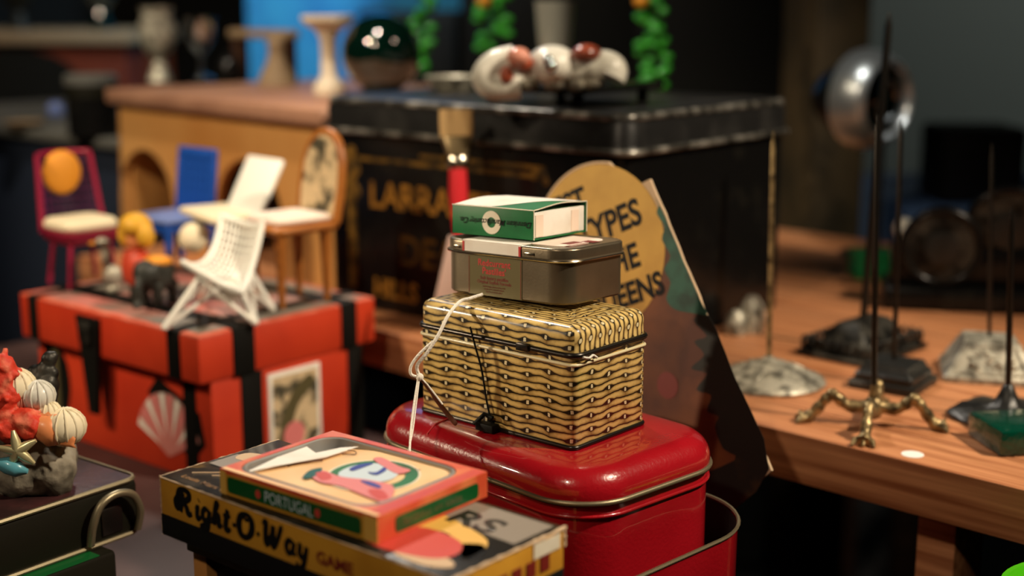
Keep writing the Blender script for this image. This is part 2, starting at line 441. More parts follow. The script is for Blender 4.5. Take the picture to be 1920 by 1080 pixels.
K['chrome'] = mat('chrome', rgb(210, 216, 220), .12, 1)
K['olivebrown'] = mat('olive_brown_paint', rgb(62, 50, 30), .6, noise=(rgb(40, 34, 20), 10, .4, .7))
K['greenbox'] = mat('emerald_box', rgb(10, 130, 70), .5)
K['leafgreen'] = mat('bright_green_glaze', rgb(70, 180, 20), .2, coat=.6)
K['emerald'] = mat('deep_emerald_glass', rgb(4, 60, 44), .12, bump=(300, 1.0), coat=.6)
K['sticker'] = mat('white_sticker', rgb(240, 240, 236), .6)
K['brownrust'] = mat('red_brown_wood', rgb(92, 34, 16), .6, noise=(rgb(130, 54, 22), 4, .45, .7), spec=.2)
K['taupe'] = mat('taupe_stone', rgb(140, 118, 90), .7)
K['yellowfig'] = mat('yellow_paint', rgb(222, 168, 50), .5)
K['redfig'] = mat('red_orange_paint', rgb(200, 70, 44), .5)
K['darkfig'] = mat('dark_grey_paint', rgb(46, 48, 44), .5)

# ---------------------------------------------------------------- the room
def quad(name, pts, m, kind='structure'):
    me = bpy.data.meshes.new(name); me.from_pydata(pts, [], [tuple(range(len(pts)))]); o = link(name, me, m)
    o['kind'] = kind; return o
def slab(name, d, m):
    o = bx(name, d, m, bev=0); o['kind'] = 'structure'; return o
slab('floor', (-3.2, 3.2, -1.7, 4.2, -.06, 0), K['floor'])
slab('wall_back', (-3.2, 3.2, 4.2, 4.3, 0, 3.0), K['walldark'])
slab('wall_left', (-3.3, -3.2, -1.7, 4.3, 0, 3.0), K['walldark'])
slab('wall_right', (3.2, 3.3, -1.7, 4.3, 0, 3.0), K['walldark'])
slab('wall_front', (-3.2, 3.2, -1.8, -1.7, 0, 3.0), K['walldark'])
slab('ceiling', (-3.2, 3.2, -1.7, 4.3, 3.0, 3.06), K['walldark'])

TZ = .808          # main table top
WZ = .900          # pine table top
A40 = 42.5         # direction of the pine table's depth axis
# pine table, local x = away-right, y = away-left along its front edge
wt = thing('pine_table', 'long pale pine plank table under the desk spikes and black biscuit tin', 'table', Vector((.184, .955, 0)), az=44)
def plank(i, x0, x1):
    bm = bmesh.new(); box(bm, x0, x1, -.62, .98, WZ-.036, WZ, bev=.0012)
    obj('plank', bm, K['wood'], wt, smooth=35)
plank(0, 0, .056)
for i in range(1, 8): plank(i, .056+.0012+(i-1)*.1, .056+i*.1)
bx('rail', (.16, .18, -.56, .90, WZ-.10, WZ-.037), K['wood_dark'], wt)
for (x, y) in ((.03, -.132), (.03, .90), (.68, -.57), (.68, .90)):
    bx('leg', (x+.001, x+.045, y, y+.028, 0, WZ-.037 if x > .1 else WZ-.037), K['wood'], wt)

# main dark table
mt = thing('display_table', 'dark mauve table holding the red trunk and the stacked tins', 'table', Vector((.184, .955, 0)), az=44)
bx('tabletop', (-.95, -.012, .075, .98, TZ-.03, TZ), K['tabletop'], mt, bev=.002)
for (x, y) in ((-.93, .09), (-.93, .92), (-.07, .09), (-.07, .92)):
    bx('leg', (x, x+.05, y, y+.05, 0, TZ-.03), K['wood_dark'], mt)

# ---------------------------------------------------------------- open tray tin and red tin
def fit(near, left, right, z):
    n = onz(*near, z); l = onz(*left, z); r = onz(*right, z)
    return n, (l-n).length, (r-n).length
RB = TZ + .003
tray = thing('open_red_tin', 'low open red tin with thin dark rim holding the big red tin', 'tin', Vector((.030, .668, TZ+.0005)), az=45)
TW, TD, TR = .184, .222, .055
lf('body', TW, TD, TR, [(.012, 0), (.004, .003), (.001, .012), (.0004, .080), (0, .083)], K['redtin'], tray, cap1=False, n=12)
lf('inside', TW, TD, TR, [(.013, .0022), (.002, .012), (.0014, .083)], K['black'], tray, cap1=False, n=12)
bm = bmesh.new(); tube(bm, [(x, y, .084) for x, y in rr(TW, TD, TR, 12)], .0012, 6, True); obj('rim', bm, K['caserim'], tray, smooth=50)

RZ = .9272
red = thing('red_tin', 'large glossy red tin with rounded lid under the wicker print tin', 'tin', onz(1093, 961, RZ), az=47)
red.location.z = RB
RW, RD, RR_ = .132, .197, .036
h0 = RZ - RB
lf('body', RW-.004, RD-.004, RR_-.002, [(.002, 0), (0, .002), (0, h0-.004)], K['redtin'], red, off=(.002, .002), n=12)
lv = [(.0008, h0-.003), (0, h0), (0, h0+.003)] + arc(0, h0+.003, .015, h0+.0175, 10)[1:] + [(.022, h0+.0182)]
lid = lf('lid', RW, RD, RR_, lv, K['redtin'], red, n=14, sm=60)
bm = bmesh.new(); tube(bm, [(x, y, h0-.001) for x, y in rr(RW, RD, RR_, 12)], .0016, 8, True); obj('rim', bm, K['caserim'], red, smooth=50)
bm = bmesh.new(); tube(bm, [(x+.001, y+.001, h0-.009) for x, y in rr(RW-.002, RD-.002, RR_-.001, 12)], .0012, 8, True); obj('bead', bm, K['redtin'], red, smooth=50)
# hinge seam across the lid near its left end
bm = bmesh.new(); tube(bm, [(.0008, RD-.061, h0+.003), (.0035, RD-.061, h0+.0125), (.010, RD-.061, h0+.0172), (.022, RD-.061, h0+.0184), (.06, RD-.061, h0+.0186)], .0006, 6); obj('seam', bm, K['redink'], red)
BZ = RB + h0 + .0184    # top of the red lid

# ---------------------------------------------------------------- wicker print tin
bk = thing('wicker_print_tin', 'small hinged tin printed like a wicker basket on the red tin', 'tin', onz(1076, 846, BZ), az=41)
BW, BD, BH = .070, .1235, .0560
lf('body', BW, BD, .004, [(.0006, .001), (0, .002), (0, BH)], K['weave'], bk, n=4)
bm = bmesh.new(); tube(bm, [(x, y, .0012) for x, y in rr(BW, BD, .004, 4)], .0014, 8, True); obj('bottom_rim', bm, K['darkmetal'], bk, smooth=50)
bm = bmesh.new(); tube(bm, [(x-.0003, y-.0003, BH-.0055) for x, y in rr(BW+.0006, BD+.0006, .004, 4)], .0010, 8, True); obj('bead', bm, K['weave_lid'], bk, smooth=50)
def lid_uv(bm, uvl):
    for f in bm.faces:
        n = f.normal if f.normal.length else Vector((0, 0, 1))
        f.normal_update(); c = f.calc_center_median()
        if c.y < .012 and not (c.x < .002 and c.z < .0155):
            f.material_index = 1
            for lp in f.loops:
                v = lp.vert.co
                lp[uvl].uv = (v.z - max(0, 0) + v.y*1.0, v.x)
        elif c.z > .0165:
            for lp in f.loops: lp[uvl].uv = (lp.vert.co.y, lp.vert.co.x)
LIDH = .0165
bm = bmesh.new()
lv = [(0, 0), (0, LIDH-.006)] + arc(0, LIDH-.006, .006, LIDH, 8)[1:]
for q in (.012, .020, .030): lv.append((q, LIDH))
loft(bm, BW+.001, BD+.001, .007, lv, 8, off=(-.0005, -.0005), uvf=lid_uv)
for v in bm.verts: v.co.z += BH
lid = obj('lid', bm, [K['weave'], K['weave_lid']], bk, smooth=40)
bm = bmesh.new(); tube(bm, [(x-.0012, y-.0012, BH+.0002) for x, y in rr(BW+.0024, BD+.0024, .0072, 8)], .0017, 8, True); obj('lid_rim', bm, K['darkmetal'], bk, smooth=50)
bx('clasp', (-.0042, -.0008, .032, .041, BH-.002, BH+.0026), K['darkmetal'], bk, bev=.0006)
bx('bottom_catch', (-.0080, -.0012, .056, .070, .0002, .0052), K['black'], bk, bev=.0008)
tb('hasp', [(-.0062, .072, .003), (-.0036, .066, .010), (-.0030, .060, .0085)], .0014, K['black'], bk)
tb('cord', cr([(-.0030, .078, BH+.006), (-.0022, .0745, BH-.006), (-.0016, .070, .036), (-.0018, .0655, .016), (-.0022, .061, .004)]), .0006, K['black'], bk)  # black line laid down the face for the string's shadow
tb('thread_end', cr([(.004, -.0030, BH-.0005), (.009, -.0034, BH-.0018), (.013, -.003, BH-.001), (.017, -.0028, BH-.0032)]), .0007, K['string'], bk)
WT = BZ + BH + LIDH

# ---------------------------------------------------------------- silver pastille tin
sv = thing('pastille_tin', 'silver pastille tin with red lettered clear label on the wicker print tin', 'tin', onz(1062, 576, WT + .0042), az=39)
sv.rotation_euler = (Matrix.Rotation(math.radians(-2.4), 3, 'X') @ Matrix.Rotation(math.radians(51), 3, 'Z')).to_euler()
SW, SD, SR, SH = .0660, .0985, .0145, .0262
lf('body', SW, SD, SR, [(.0012, 0), (0, .0012), (0, SH)], K['steel'], sv, n=12)
lv = [(.0005, SH-.0012), (-.0016, SH-.0006), (-.0021, SH), (-.0016, SH+.0008), (-.0008, SH+.0013), (-.0008, SH+.0062)] + arc(-.0008, SH+.0062, .0012, SH+.0078, 5)[1:] + [(.004, SH+.0076)]
lf('lid', SW, SD, SR, lv, K['steel'], sv, n=12, sm=25)
bm = bmesh.new(); tube(bm, [(x-.0018, y-.0018, SH+.0001) for x, y in rr(SW+.0036, SD+.0036, SR+.0018, 12)], .0007, 6, True); obj('lid_rim', bm, K['steelrim'], sv, smooth=50)
# y positions on the left face: the label band lies between y=.034 and y=.062
L0, L1 = .0335, .0790
bm = bmesh.new(); box(bm, -.0003, 0, L0, L1-.003, .0005, SH-.0012); obj('body_label', bm, K['label'], sv)
bm = bmesh.new()
for q in (L0+.0006, L1-.0038):
    box(bm, -.00045, -.0003, q, q+.0004, .001, SH-.002)
obj('label_border', bm, K['redinkdark'], sv)
mid = (L0+L1)/2-.001
for s, sz, z, b_, m in (('Redcurrant', .0058, .0190, .0001, 'redink'), ("Pastilles'", .0058, .0140, .0001, 'redink'), ('Soft luxury pastilles', 0.0030, .0105, .00004, 'redinkdark'), ('Original English Formula', 0.0029, .0080, .00004, 'redinkdark'),
                     ('natural sugar, glucose syrup, fruit', .0014, .0058, 0, 'redinkdark'), ('pectin, citric acid and colours', .0014, .0042, 0, 'redinkdark'), ('keep in a cool dry place', .0014, .0026, 0, 'redinkdark')):
    text('label_lettering', s, sz, LEFT(-.0004, mid, z), K[m], sv, ext=.00003, bold=b_, align='CENTER', sx=.98 if sz > .003 else .95)
bm = bmesh.new(); box(bm, -.0012, -.0008, L0+.001, L1+.001, SH+.0008, SH+.0068); box(bm, -.0010, .028, L0+.001, L1+.001, SH+.0066, SH+.0080)
obj('lid_label', bm, K['white'], sv)
bm = bmesh.new()
for q in (L0+.0002, L1-.0006):
    box(bm, -.0014, -.0011, q, q+.0016, SH+.0007, SH+.0070)
obj('lid_label_border', bm, K['redink'], sv)
patch('top_label', rr(.046, .064, .008, 5), TOP(.006, .070, SH+.0077), K['seatcloth'], sv, th=.0003) if False else None
bm = bmesh.new(); loft(bm, .046, .066, .008, [(0, SH+.0076), (0, SH+.0079)], 6, off=(.010, .010)); obj('top_label', bm, K['seatcloth'], sv)
bm = bmesh.new()
for (x0, x1, y0, y1) in ((.010, .030, .006, .0068), (.012, .040, .010, .0108), (.02, .034, .013, .020), (.036, .044, .007, .016)):
    box(bm, x0, x1, y0, y1, SH+.0079, SH+.0080)
obj('top_label_print', bm, K['redinkdark'], sv)
bx('hinge_slot', (-.0013, -.0009, L0-.010, L0-.0025, SH+.0022, SH+.0040), K['steelrim'], sv, bev=.0002)
bx('hinge_slot', (-.0013, -.0009, L1+.0025, L1+.0085, SH+.0022, SH+.0040), K['steelrim'], sv, bev=.0002)
STZ = WT + SH + .0081 + .0042

# ---------------------------------------------------------------- green box of gummed rings
gb = thing('green_card_box', 'small green and white card slide box on top of the silver tin', 'box', onz(1001, 451, STZ), az=37)
gb.rotation_euler = (Matrix.Rotation(math.radians(-2.4), 3, 'X') @ Matrix.Rotation(math.radians(53), 3, 'Z')).to_euler()
GW, GD, GH = .0570, .0640, .0180
bm = bmesh.new()
box(bm, 0, .0006, 0, GD, 0, GH, bev=.0002); box(bm, GW-.0006, GW, 0, GD, 0, GH+.0012)
box(bm, .0003, GW, 0, GD, 0, .0006)
# the top panel bows up a little in the middle
n = 12
tv = [[bm.verts.new((GW*i/n, y, GH-.0003 + .0018*math.sin(PI*i/n)**1.5 + zz + .0012*i/n)) for i in range(n+1)] for y, zz in ((0, 0), (GD, 0), (GD, .0006), (0, .0006))]
for a in range(4):
    for i in range(n): bm.faces.new((tv[a][i], tv[a][i+1], tv[(a+1) % 4][i+1], tv[(a+1) % 4][i]))
obj('sleeve', bm, K['green'], gb, smooth=30)
bm = bmesh.new()
for y in (.0012,):
    box(bm, .0012, GW-.0015, .0008, GD-.0008, .0009, GH-.0012, bev=.0004)
obj('tray', bm, K['white'], gb, smooth=35)
for q in (.0025, .0410): bx('tray_tab', (q, q+.008, .0004, .0008, .0016, GH-.003), K['blushcard'], gb, bev=0)
# white worn top label following the bow
bm = bmesh.new(); rows = []
for i in range(17):
    t = i/16; x = .0012 + (GW-.0022)*t
    z = GH + .0005 + .0018*math.sin(PI*x/GW)**1.5 + .0012*x/GW
    y0 = .0005 + (.024*(1-t)**1.2 if t < .9 else .001)
    y0 = .030*max(0, 1-t*1.15)**1.3 + .004
    rows.append([bm.verts.new((x, y, z)) for y in (y0, y0+.012, GD-.0008)])
for a, b in zip(rows, rows[1:]):
    for k in (0, 1): bm.faces.new((a[k], b[k], b[k+1], a[k+1]))
obj('top_label', bm, K['white'], gb)
bm = bmesh.new()
tube(bm, [(-.0001, 0, GH+.0002), (-.0001, GD*.3, GH+.0003), (-.0001, GD, GH+.0002)], .00035, 5)
tube(bm, [(-.0001, -.0001, 0), (-.0001, -.0001, GH)], .00035, 5)
tube(bm, [(GW, -.0001, .0), (GW, -.0001, GH+.0012)], .0004, 5)
tube(bm, [(GW*i/n, -.0001, GH + .0003+.0018*math.sin(PI*i/n)**1.5 + .0012*i/n) for i in range(n+1)], .0004, 5)
obj('worn_edge', bm, K['cream'], gb)
annulus('ring_print', 0, 0, .0033, .0073, LEFT(-.0002, .0325, .0088), K['cream'], gb)
text('lettering', 'Dennison Manufacturing Co.', .0052, LEFT(-.0005, .0015, .0108, PI), K['ink'], gb, ext=.00003, shear=.35, sx=.93, bold=.00006)
text('lettering', 'no. 24', .0016, LEFT(-.0003, .0505, .0100, PI), K['ink'], gb, ext=.00003, shear=.35) if False else None

# ---------------------------------------------------------------- string looped down the basket
kp = atd(787, 706, .835)
st = thing('white_string', 'white string hanging from under the pastille tin down to the red lid', 'string', atd(768, 850, .80), rz=0)
o0 = st.location.copy()
s1 = [atd(905, 552, .845), atd(880, 560, .842), atd(862, 566, .840), atd(840, 592, .830), atd(822, 628, .826), atd(800, 662, .826), atd(782, 686, .828), atd(787, 706, .830)]
s2 = [atd(812, 640, .826), atd(786, 664, .826), atd(771, 686, .827), atd(771, 702, .828), atd(787, 708, .829)]
bm = bmesh.new()
tube(bm, [p - o0 for p in cr(s1)], .0011, 8); tube(bm, [p - o0 for p in cr(s2)], .0009, 8)
ell(bm, atd(787, 707, .829) - o0, .0024)
obj('loop', bm, K['string'], st, smooth=60)
bm = bmesh.new()
tube(bm, [p - o0 for p in cr([atd(784, 710, .829), atd(776, 760, .822), atd(770, 810, .813), atd(768, 850, .803)])], .0007, 6)
tube(bm, [p - o0 for p in cr([atd(786, 710, .829), atd(780, 760, .822), atd(773, 812, .813), atd(764, 852, .803)])], .0005, 6)
obj('hanging_end', bm, K['string'], st, smooth=60)
tb('leather_tail', [p - o0 for p in cr([atd(789, 710, .829), atd(815, 745, .832), atd(842, 780, .834), atd(856, 796, .832)])], [.0012]*6+[.0019]*12+[.0012], K['leather'], st, flat=((.64, .77, 0), .4))
tb('thin_end', [p - o0 for p in cr([atd(789, 708, .828), atd(806, 727, .829), atd(830, 758, .829)])], .0005, K['string'], st)

# ---------------------------------------------------------------- Right-O-Way box
rz_ = .948
rw = thing('game_box', 'yellow and black card game box with script lettering under the sardine tin', 'box', onz(840, 1087, rz_), az=40.3)
ROWH = .0335; rw.location.z = rz_ - ROWH
W, D = .0835, .2128
bm = bmesh.new(); box(bm, 0, W, 0, D, 0, ROWH-.0006, bev=.0012); obj('body', bm, K['yellow'], rw, smooth=35)
bm = bmesh.new(); box(bm, -.0004, W*.999, -.0004, D+.0004, -.0001, .0125, bev=.0010); obj('lower_band', bm, K['ink'], rw, smooth=35)
bm = bmesh.new(); box(bm, .0003, W-.0003, .0003, D-.0003, ROWH-.0012, ROWH, bev=.0005); obj('top_sheet', bm, K['boxtop'], rw, smooth=35)
bm = bmesh.new()
random.seed(3)
def rag(a, b, r0, nn=26):
    P = [Vector(a).lerp(Vector(b), i/nn) for i in range(nn+1)]
    tube(bm, P, [r0*random.uniform(.35, 1.3) for _ in P], 6)
rag((0.0002, D, ROWH-.0008), (.0002, D*.55, ROWH-.0008), .0006); rag((0, D, ROWH-.0008), (W, D, ROWH-.0008), .0007); rag((0.0002, D, 0), (.0002, D, ROWH), .0004); rag((W, 0, ROWH), (W, 0, ROWH-.01), .001)
rag((0.0003, D*.6, ROWH-.0008), (.0003, .0, ROWH-.0008), .0005); rag((0, 0, ROWH-.0008), (W, 0, ROWH-.0008), .0010)
obj('worn_edge', bm, K['cardedge'], rw, smooth=60)
def T(x, y, e=.0002): return TOP(x, y, ROWH + e)
OT = T(0, 0, 0)        # pattern coordinates: right = -y, up = x   -> (u, v) = (-y, x)
def top(name, pts, m, e=0, sm=4): return patch(name, [(-y, x) for x, y in pts], T(0, 0, e), K[m], rw, th=.0002, smooth=sm)
top('grey_print', [(.050, .004), (.080, .004), (.080, .085), (.046, .085), (.052, .045)], 'greypr', 0, 0)
top('yellow_print', [(.022, .010), (.040, .012), (.050, .028), (.058, .075), (.040, .090), (.030, .06), (.040, .040), (.032, .024)], 'yellowpr', .0001)
top('red_print', [(.012, .022), (.024, .016), (.036, .026), (.038, .050), (.026, .062), (.010, .064), (.006, .048)], 'redpr', .00015)
top('dark_print', [(.026, .006), (.040, .014), (.030, .026), (.020, .018)], 'ink', .0001)
top('cream_print', [(.010, .008), (.016, .012), (.018, .028), (.006, .040), (.004, .02)], 'cardedge', .0001)
top('yellow_print', [(.060, D-.035), (.062, D-.056), (.082, D-.056), (.082, D-.020)], 'yellowpr', .0001, 0)
top('grey_print', [(.030, D-.004), (.030, D-.040), (.046, D-.030), (.050, D-.004)], 'greypr', .0001, 0)
top('cream_print', [(.044, D-.01), (.052, D-.036), (.060, D-.032), (.056, D-.008)], 'cardedge', .0002)
for i in range(3):
    a = D - .010 - i*.012
    tb('line_print', [(.014+.004*i, a, ROWH+.0002), (.040, a-.03, ROWH+.0002)], .0004, K['cardedge'], rw, n=4)
text('lettering', 'Louis Marx &', .0052, TOP(.0062, D-.0100, ROWH+.0002), K['gold'], rw, ext=.00005, bold=.0001, sx=1.15, space=1.12)
text('lettering', 'RS', .024, TOP(.052, .052, ROWH+.0003), K['boxtop'], rw, ext=.00005, bold=.0006, sx=1.2)
bm = bmesh.new(); box(bm, W-.024, W-.004, -.0007, -.0002, ROWH-.0095, ROWH-.0022); obj('cream_label', bm, K['cream'], rw)
bm = bmesh.new()
for q in range(6): box(bm, .012+q*.0105, .019+q*.0105, -.0007, -.0003, .0155, .0235, bev=.0002)
obj('faded_print', bm, K['redinkdark'], rw)
# brush-script strokes, units of one letter height; (x, y) pairs, third value = width
LT = {
 'R': (1.15, [[(.12, .62, .20), (.05, .42, .22), (.16, .20, .2), (.30, .34, .14), (.36, .62, .14), (.44, .92, .13)], [(.12, .62, .16), (.20, .95, .15), (.48, 1.05, .14), (.78, .98, .18), (.80, .74, .18), (.52, .56, .13)], [(.50, .56, .15), (.70, .34, .18), (.84, .10, .2), (1.04, .14, .12)], [(.46, .9, .14), (.40, .5, .16), (.34, .08, .17)]]),
 'i': (.42, [[(.10, .40, .1), (.22, .56, .15), (.20, .28, .17), (.26, .06, .17), (.44, .16, .1)], [(.26, .82, .14), (.28, .84, .13)]]),
 'g': (.62, [[(.46, .50, .13), (.22, .58, .15), (.10, .34, .17), (.22, .08, .16), (.44, .22, .13), (.50, .56, .14)], [(.50, .56, .15), (.46, .1, .17), (.40, -.26, .17), (.16, -.36, .15), (.06, -.18, .11), (.34, -.06, .1), (.62, .14, .08)]]),
 'h': (.66, [[(.04, .2, .08), (.22, .6, .12), (.34, .96, .13), (.22, 1.0, .13), (.18, .5, .17), (.14, .06, .18)], [(.18, .34, .1), (.36, .56, .14), (.44, .36, .17), (.44, .08, .17), (.64, .16, .1)]]),
 't': (.48, [[(.24, .88, .14), (.20, .5, .17), (.18, .14, .18), (.30, .02, .15), (.46, .14, .1)], [(.02, .60, .12), (.42, .64, .12)]]),
 '-': (.36, [[(.10, .36, .12), (.26, .36, .12)]]),
 'O': (.98, [[(.46, 1.0, .13), (.16, .84, .2), (.08, .46, .23), (.24, .08, .2), (.58, .06, .16), (.80, .36, .22), (.76, .78, .21), (.50, .98, .14), (.34, .84, .1), (.5, .74, .1), (.72, .92, .09)]]),
 'W': (1.24, [[(.02, .84, .1), (.20, .98, .18), (.22, .5, .2), (.30, .08, .18), (.50, .44, .14), (.62, .90, .14)], [(.60, .92, .16), (.60, .5, .19), (.66, .08, .18), (.88, .46, .14), (1.0, .9, .14), (1.10, .96, .12)]]),
 'a': (.64, [[(.46, .50, .13), (.22, .58, .15), (.10, .34, .17), (.22, .06, .16), (.42, .2, .13), (.50, .54, .14), (.46, .16, .16), (.64, .10, .1)]]),
 'y': (.62, [[(.08, .50, .12), (.16, .54, .15), (.16, .22, .17), (.30, .06, .14), (.46, .3, .13), (.50, .56, .14), (.46, .1, .17), (.36, -.28, .17), (.12, -.34, .13), (.08, -.16, .1)]]),
}
bm = bmesh.new(); cx = 0; HS = .0145
for ch in 'Right-O-Way':
    adv, strokes = LT[ch]
    for s in strokes:
        P = cr([(cx + p[0] + p[1]*.12, p[1], p[2]*3.7) for p in s], 5)
        M = LEFT(-.0003, D-.0125, .0165)
        tube(bm, [M @ Vector((p.x*HS*.98, p.y*HS*.92, 0)) for p in P], [max(.0003, p.z/3*HS*.62) for p in P], 6, flat=((1, 0, 0), .12))
    cx += adv
obj('script_lettering', bm, K['ink'], rw)
text('lettering', 'BUILDING GAME', .0088, LEFT(-.0002, D-.0125-cx*HS*.98-.006, .0180), K['redinkdark'], rw, ext=.00005, bold=.0003, sx=1.0) if False else None
text('lettering', 'GAME', .0088, LEFT(-.0002, D-.0125-cx*HS*.98-.006, .0180), K['redinkdark'], rw, ext=.00005, bold=.0003, sx=1.1)

# riser under the game box
rs = thing('wooden_riser', 'small wooden block stand holding up the yellow game box', 'stand', Vector((rw.location.x, rw.location.y, TZ)), az=40.3)
rh = rz_ - ROWH - TZ - .0002
bx('shelf', (.012, W-.008, .004, D-.004, rh-.012, rh), K['wood_dark'], rs)
for y in (.004, D-.016): bx('side', (.016, W-.012, y, y+.012, 0, rh-.0122), K['orange_wood'], rs)
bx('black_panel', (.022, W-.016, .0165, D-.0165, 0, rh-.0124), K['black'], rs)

# ---------------------------------------------------------------- sardine tin in its card sleeve
pt = thing('sardine_tin', 'sardine tin in a red and green card sleeve on the yellow game box', 'tin', onz(709, 1020, rz_+.0006), az=38.2)
PW, PD, PH = .0815, .1125, .0135
def window_box(bm, w, d, h, x0, x1, y0, y1, r, n=6):
    """box with a rounded window cut through the top"""
    inner = [(x + x0, y + y0) for x, y in rr(x1-x0, y1-y0, r, n)]
    N = len(inner); q = N // 4
    outer_c = [(w, 0), (w, d), (0, d), (0, 0)]
    iv = [bm.verts.new((x, y, h)) for x, y in inner]; ib = [bm.verts.new((x, y, h-.0012)) for x, y in inner]
    ov = [bm.verts.new((x, y, h)) for x, y in outer_c]; ob = [bm.verts.new((x, y, 0)) for x, y in outer_c]
    for c in range(4):
        for k in range(n): bm.faces.new((ov[c], iv[c*q+k+1], iv[c*q+k]))
        bm.faces.new((ov[c], ov[(c+1) % 4], iv[((c+1)*q) % N], iv[c*q+n]))
        bm.faces.new((ob[c], ob[(c+1) % 4], ov[(c+1) % 4], ov[c]))
    for k in range(N): bm.faces.new((iv[k], iv[(k+1) % N], ib[(k+1) % N], ib[k]))
    bm.faces.new(ob[::-1])
bm = bmesh.new(); window_box(bm, PW, PD, PH, .0038, PW-.0045, .0095, PD-.0035, .014)
obj('sleeve', bm, K['orangered'], pt)
bm = bmesh.new(); loft(bm, PW-.0090, PD-.0140, .0135, [(0, .0008), (0, PH-.0003), (.0014, PH+.0004), (.0022, PH-.0002), (.003, .0050), (.010, .0045)], 8, off=(.0040, .0100)); obj('can', bm, K['lidgrey'], pt, smooth=40)
# peach printed sheet, curled up at the far left
bm = bmesh.new(); g = []
X0, X1, Y0, Y1 = .0060, PW-.0072, .0120, PD-.0060
for i in range(15):
    row = []
    for j in range(21):
        x = X0 + (X1-X0)*i/14; y = Y0 + (Y1-Y0)*j/20
        row.append(bm.verts.new((x, y, PH-.0016 - .0052*max(0, (j/20-.62)/.38)**1.2*(.35+.65*i/14))))
    g.append(row)
for i in range(14):
    for j in range(20):
        if (j/20 > .80 + .15*(1-i/14)) : continue
        bm.faces.new((g[i][j], g[i+1][j], g[i+1][j+1], g[i][j+1]))
for v in [v for v in bm.verts if not v.link_faces]: bm.verts.remove(v)
obj('printed_sheet', bm, K['peach'], pt, smooth=True)
PZ = PH - .0014
def q_(px, py, e=0):
    p = loc_l(pt, onz(px, py, pt.location.z + PZ + e)); return (-p.y, p.x)
patch('white_flap', [q_(*p) for p in ((462, 886), (520, 858), (575, 838), (592, 850), (640, 840), (672, 838), (610, 858), (520, 874))], TOP(0, 0, PH-.0013), K['white'], pt, smooth=0)
rc_ = q_(700, 892)
annulus('green_ring', rc_[0], rc_[1], .0165, .0232, TOP(0, 0, PZ), K['green'], pt, th=.0002)
annulus('ring_outline', rc_[0], rc_[1], .0233, .0244, TOP(0, 0, PZ), K['cream'], pt, th=.00025)
def pp(name, pts, m, e): return patch(name, [q_(*p) for p in pts], TOP(0, 0, PZ+e), K[m], pt, th=.0002, smooth=4)
pp('white_print', ((634, 890), (658, 876), (700, 870), (748, 878), (738, 898), (700, 906), (655, 902)), 'skyink', .0003)
pp('pink_print', ((584, 893), (604, 884), (640, 896), (690, 902), (738, 914), (726, 944), (690, 934), (640, 914), (600, 906)), 'pinkink', .0005)
pp('pink_print', ((700, 863), (716, 860), (748, 876), (770, 884), (745, 890), (718, 876)), 'pinkink', .0005)
pp('red_print', ((592, 890), (612, 888), (622, 898), (604, 902)), 'redpr', .0007)
pp('red_print', ((690, 922), (716, 922), (728, 936), (708, 938)), 'redpr', .0007)
pp('blue_print', ((656, 881), (676, 873), (700, 871), (680, 879), (662, 885)), 'blueink', .0007)
pp('blue_print', ((690, 888), (706, 888), (720, 879), (724, 884), (706, 893)), 'blueink', .0007)
pp('blue_print', ((676, 904), (694, 906), (714, 914), (710, 918), (688, 911)), 'blueink', .0007)
pp('leaf_print', ((568, 896), (582, 884), (604, 880), (596, 892), (576, 900)), 'greendark', .0006)
text('ring_lettering', 'CONSERVAS', .0040, TOP(rc_[1]+.0175, -rc_[0]+.0105, PZ+.0003, math.radians(4)), K['label'], pt, ext=.00003, sx=1.1)
tb('curl_line_print', cr([(.064, .086, PZ), (.066, .080, PZ), (.062, .076, PZ), (.058, .082, PZ)]), .0003, K['leather'], pt, n=4)
tb('curl_line_print', cr([(.030, .094, PZ-.0016), (.036, .092, PZ-.0012), (.044, .082, PZ)]), .0004, K['leather'], pt, n=4)
patch('front_strip', rect(-PD+.001, .0003, -.001, .0030), TOP(0, 0, PH), K['peach'], pt, th=.0002)
patch('end_strip', rect(-.0075, .004, -.0008, PW-.002), TOP(0, 0, PH), K['redpr'], pt, th=.0002)
# side faces: yellow end strips and green panels
bx('yellow_corner', (-.0003, .0001, 0, .009, 0, PH-.001), K['yellowpr'], pt, bev=0); bx('yellow_corner', (-.0003, .0001, PD-.0045, PD, 0, PH-.001), K['yellowpr'], pt, bev=0)
bm = bmesh.new(); box(bm, -.0002, .0003, .0085, PD-.0040, 0, PH-.0022); obj('side_band', bm, K['yellow'], pt)
patch('green_panel', rr(.096, .0086, .002, 4), LEFT(-.0002, PD-.0058, .0018), K['greendark'], pt, th=.0003)
text('lettering', 'PORTUGAL', .0086, LEFT(-.0006, PD-.034, .0030), K['skyink'], pt, ext=.00004, sx=.80, bold=-.00005)
for y in (PD-.0295, PD-.0725): patch('red_flower', oval(0, 0, .0020, .0024, 10), LEFT(-.0006, y, .0060), K['redpr'], pt)
patch('green_panel', rr(.062, .0080, .002, 4), RIGHT(.012, -.0001, .0018), K['greendark'], pt, th=.0003)
text('lettering', 'Sardinhas em azeite', .0055, RIGHT(.017, -.0005, .0042), K['label'], pt, ext=.00003)

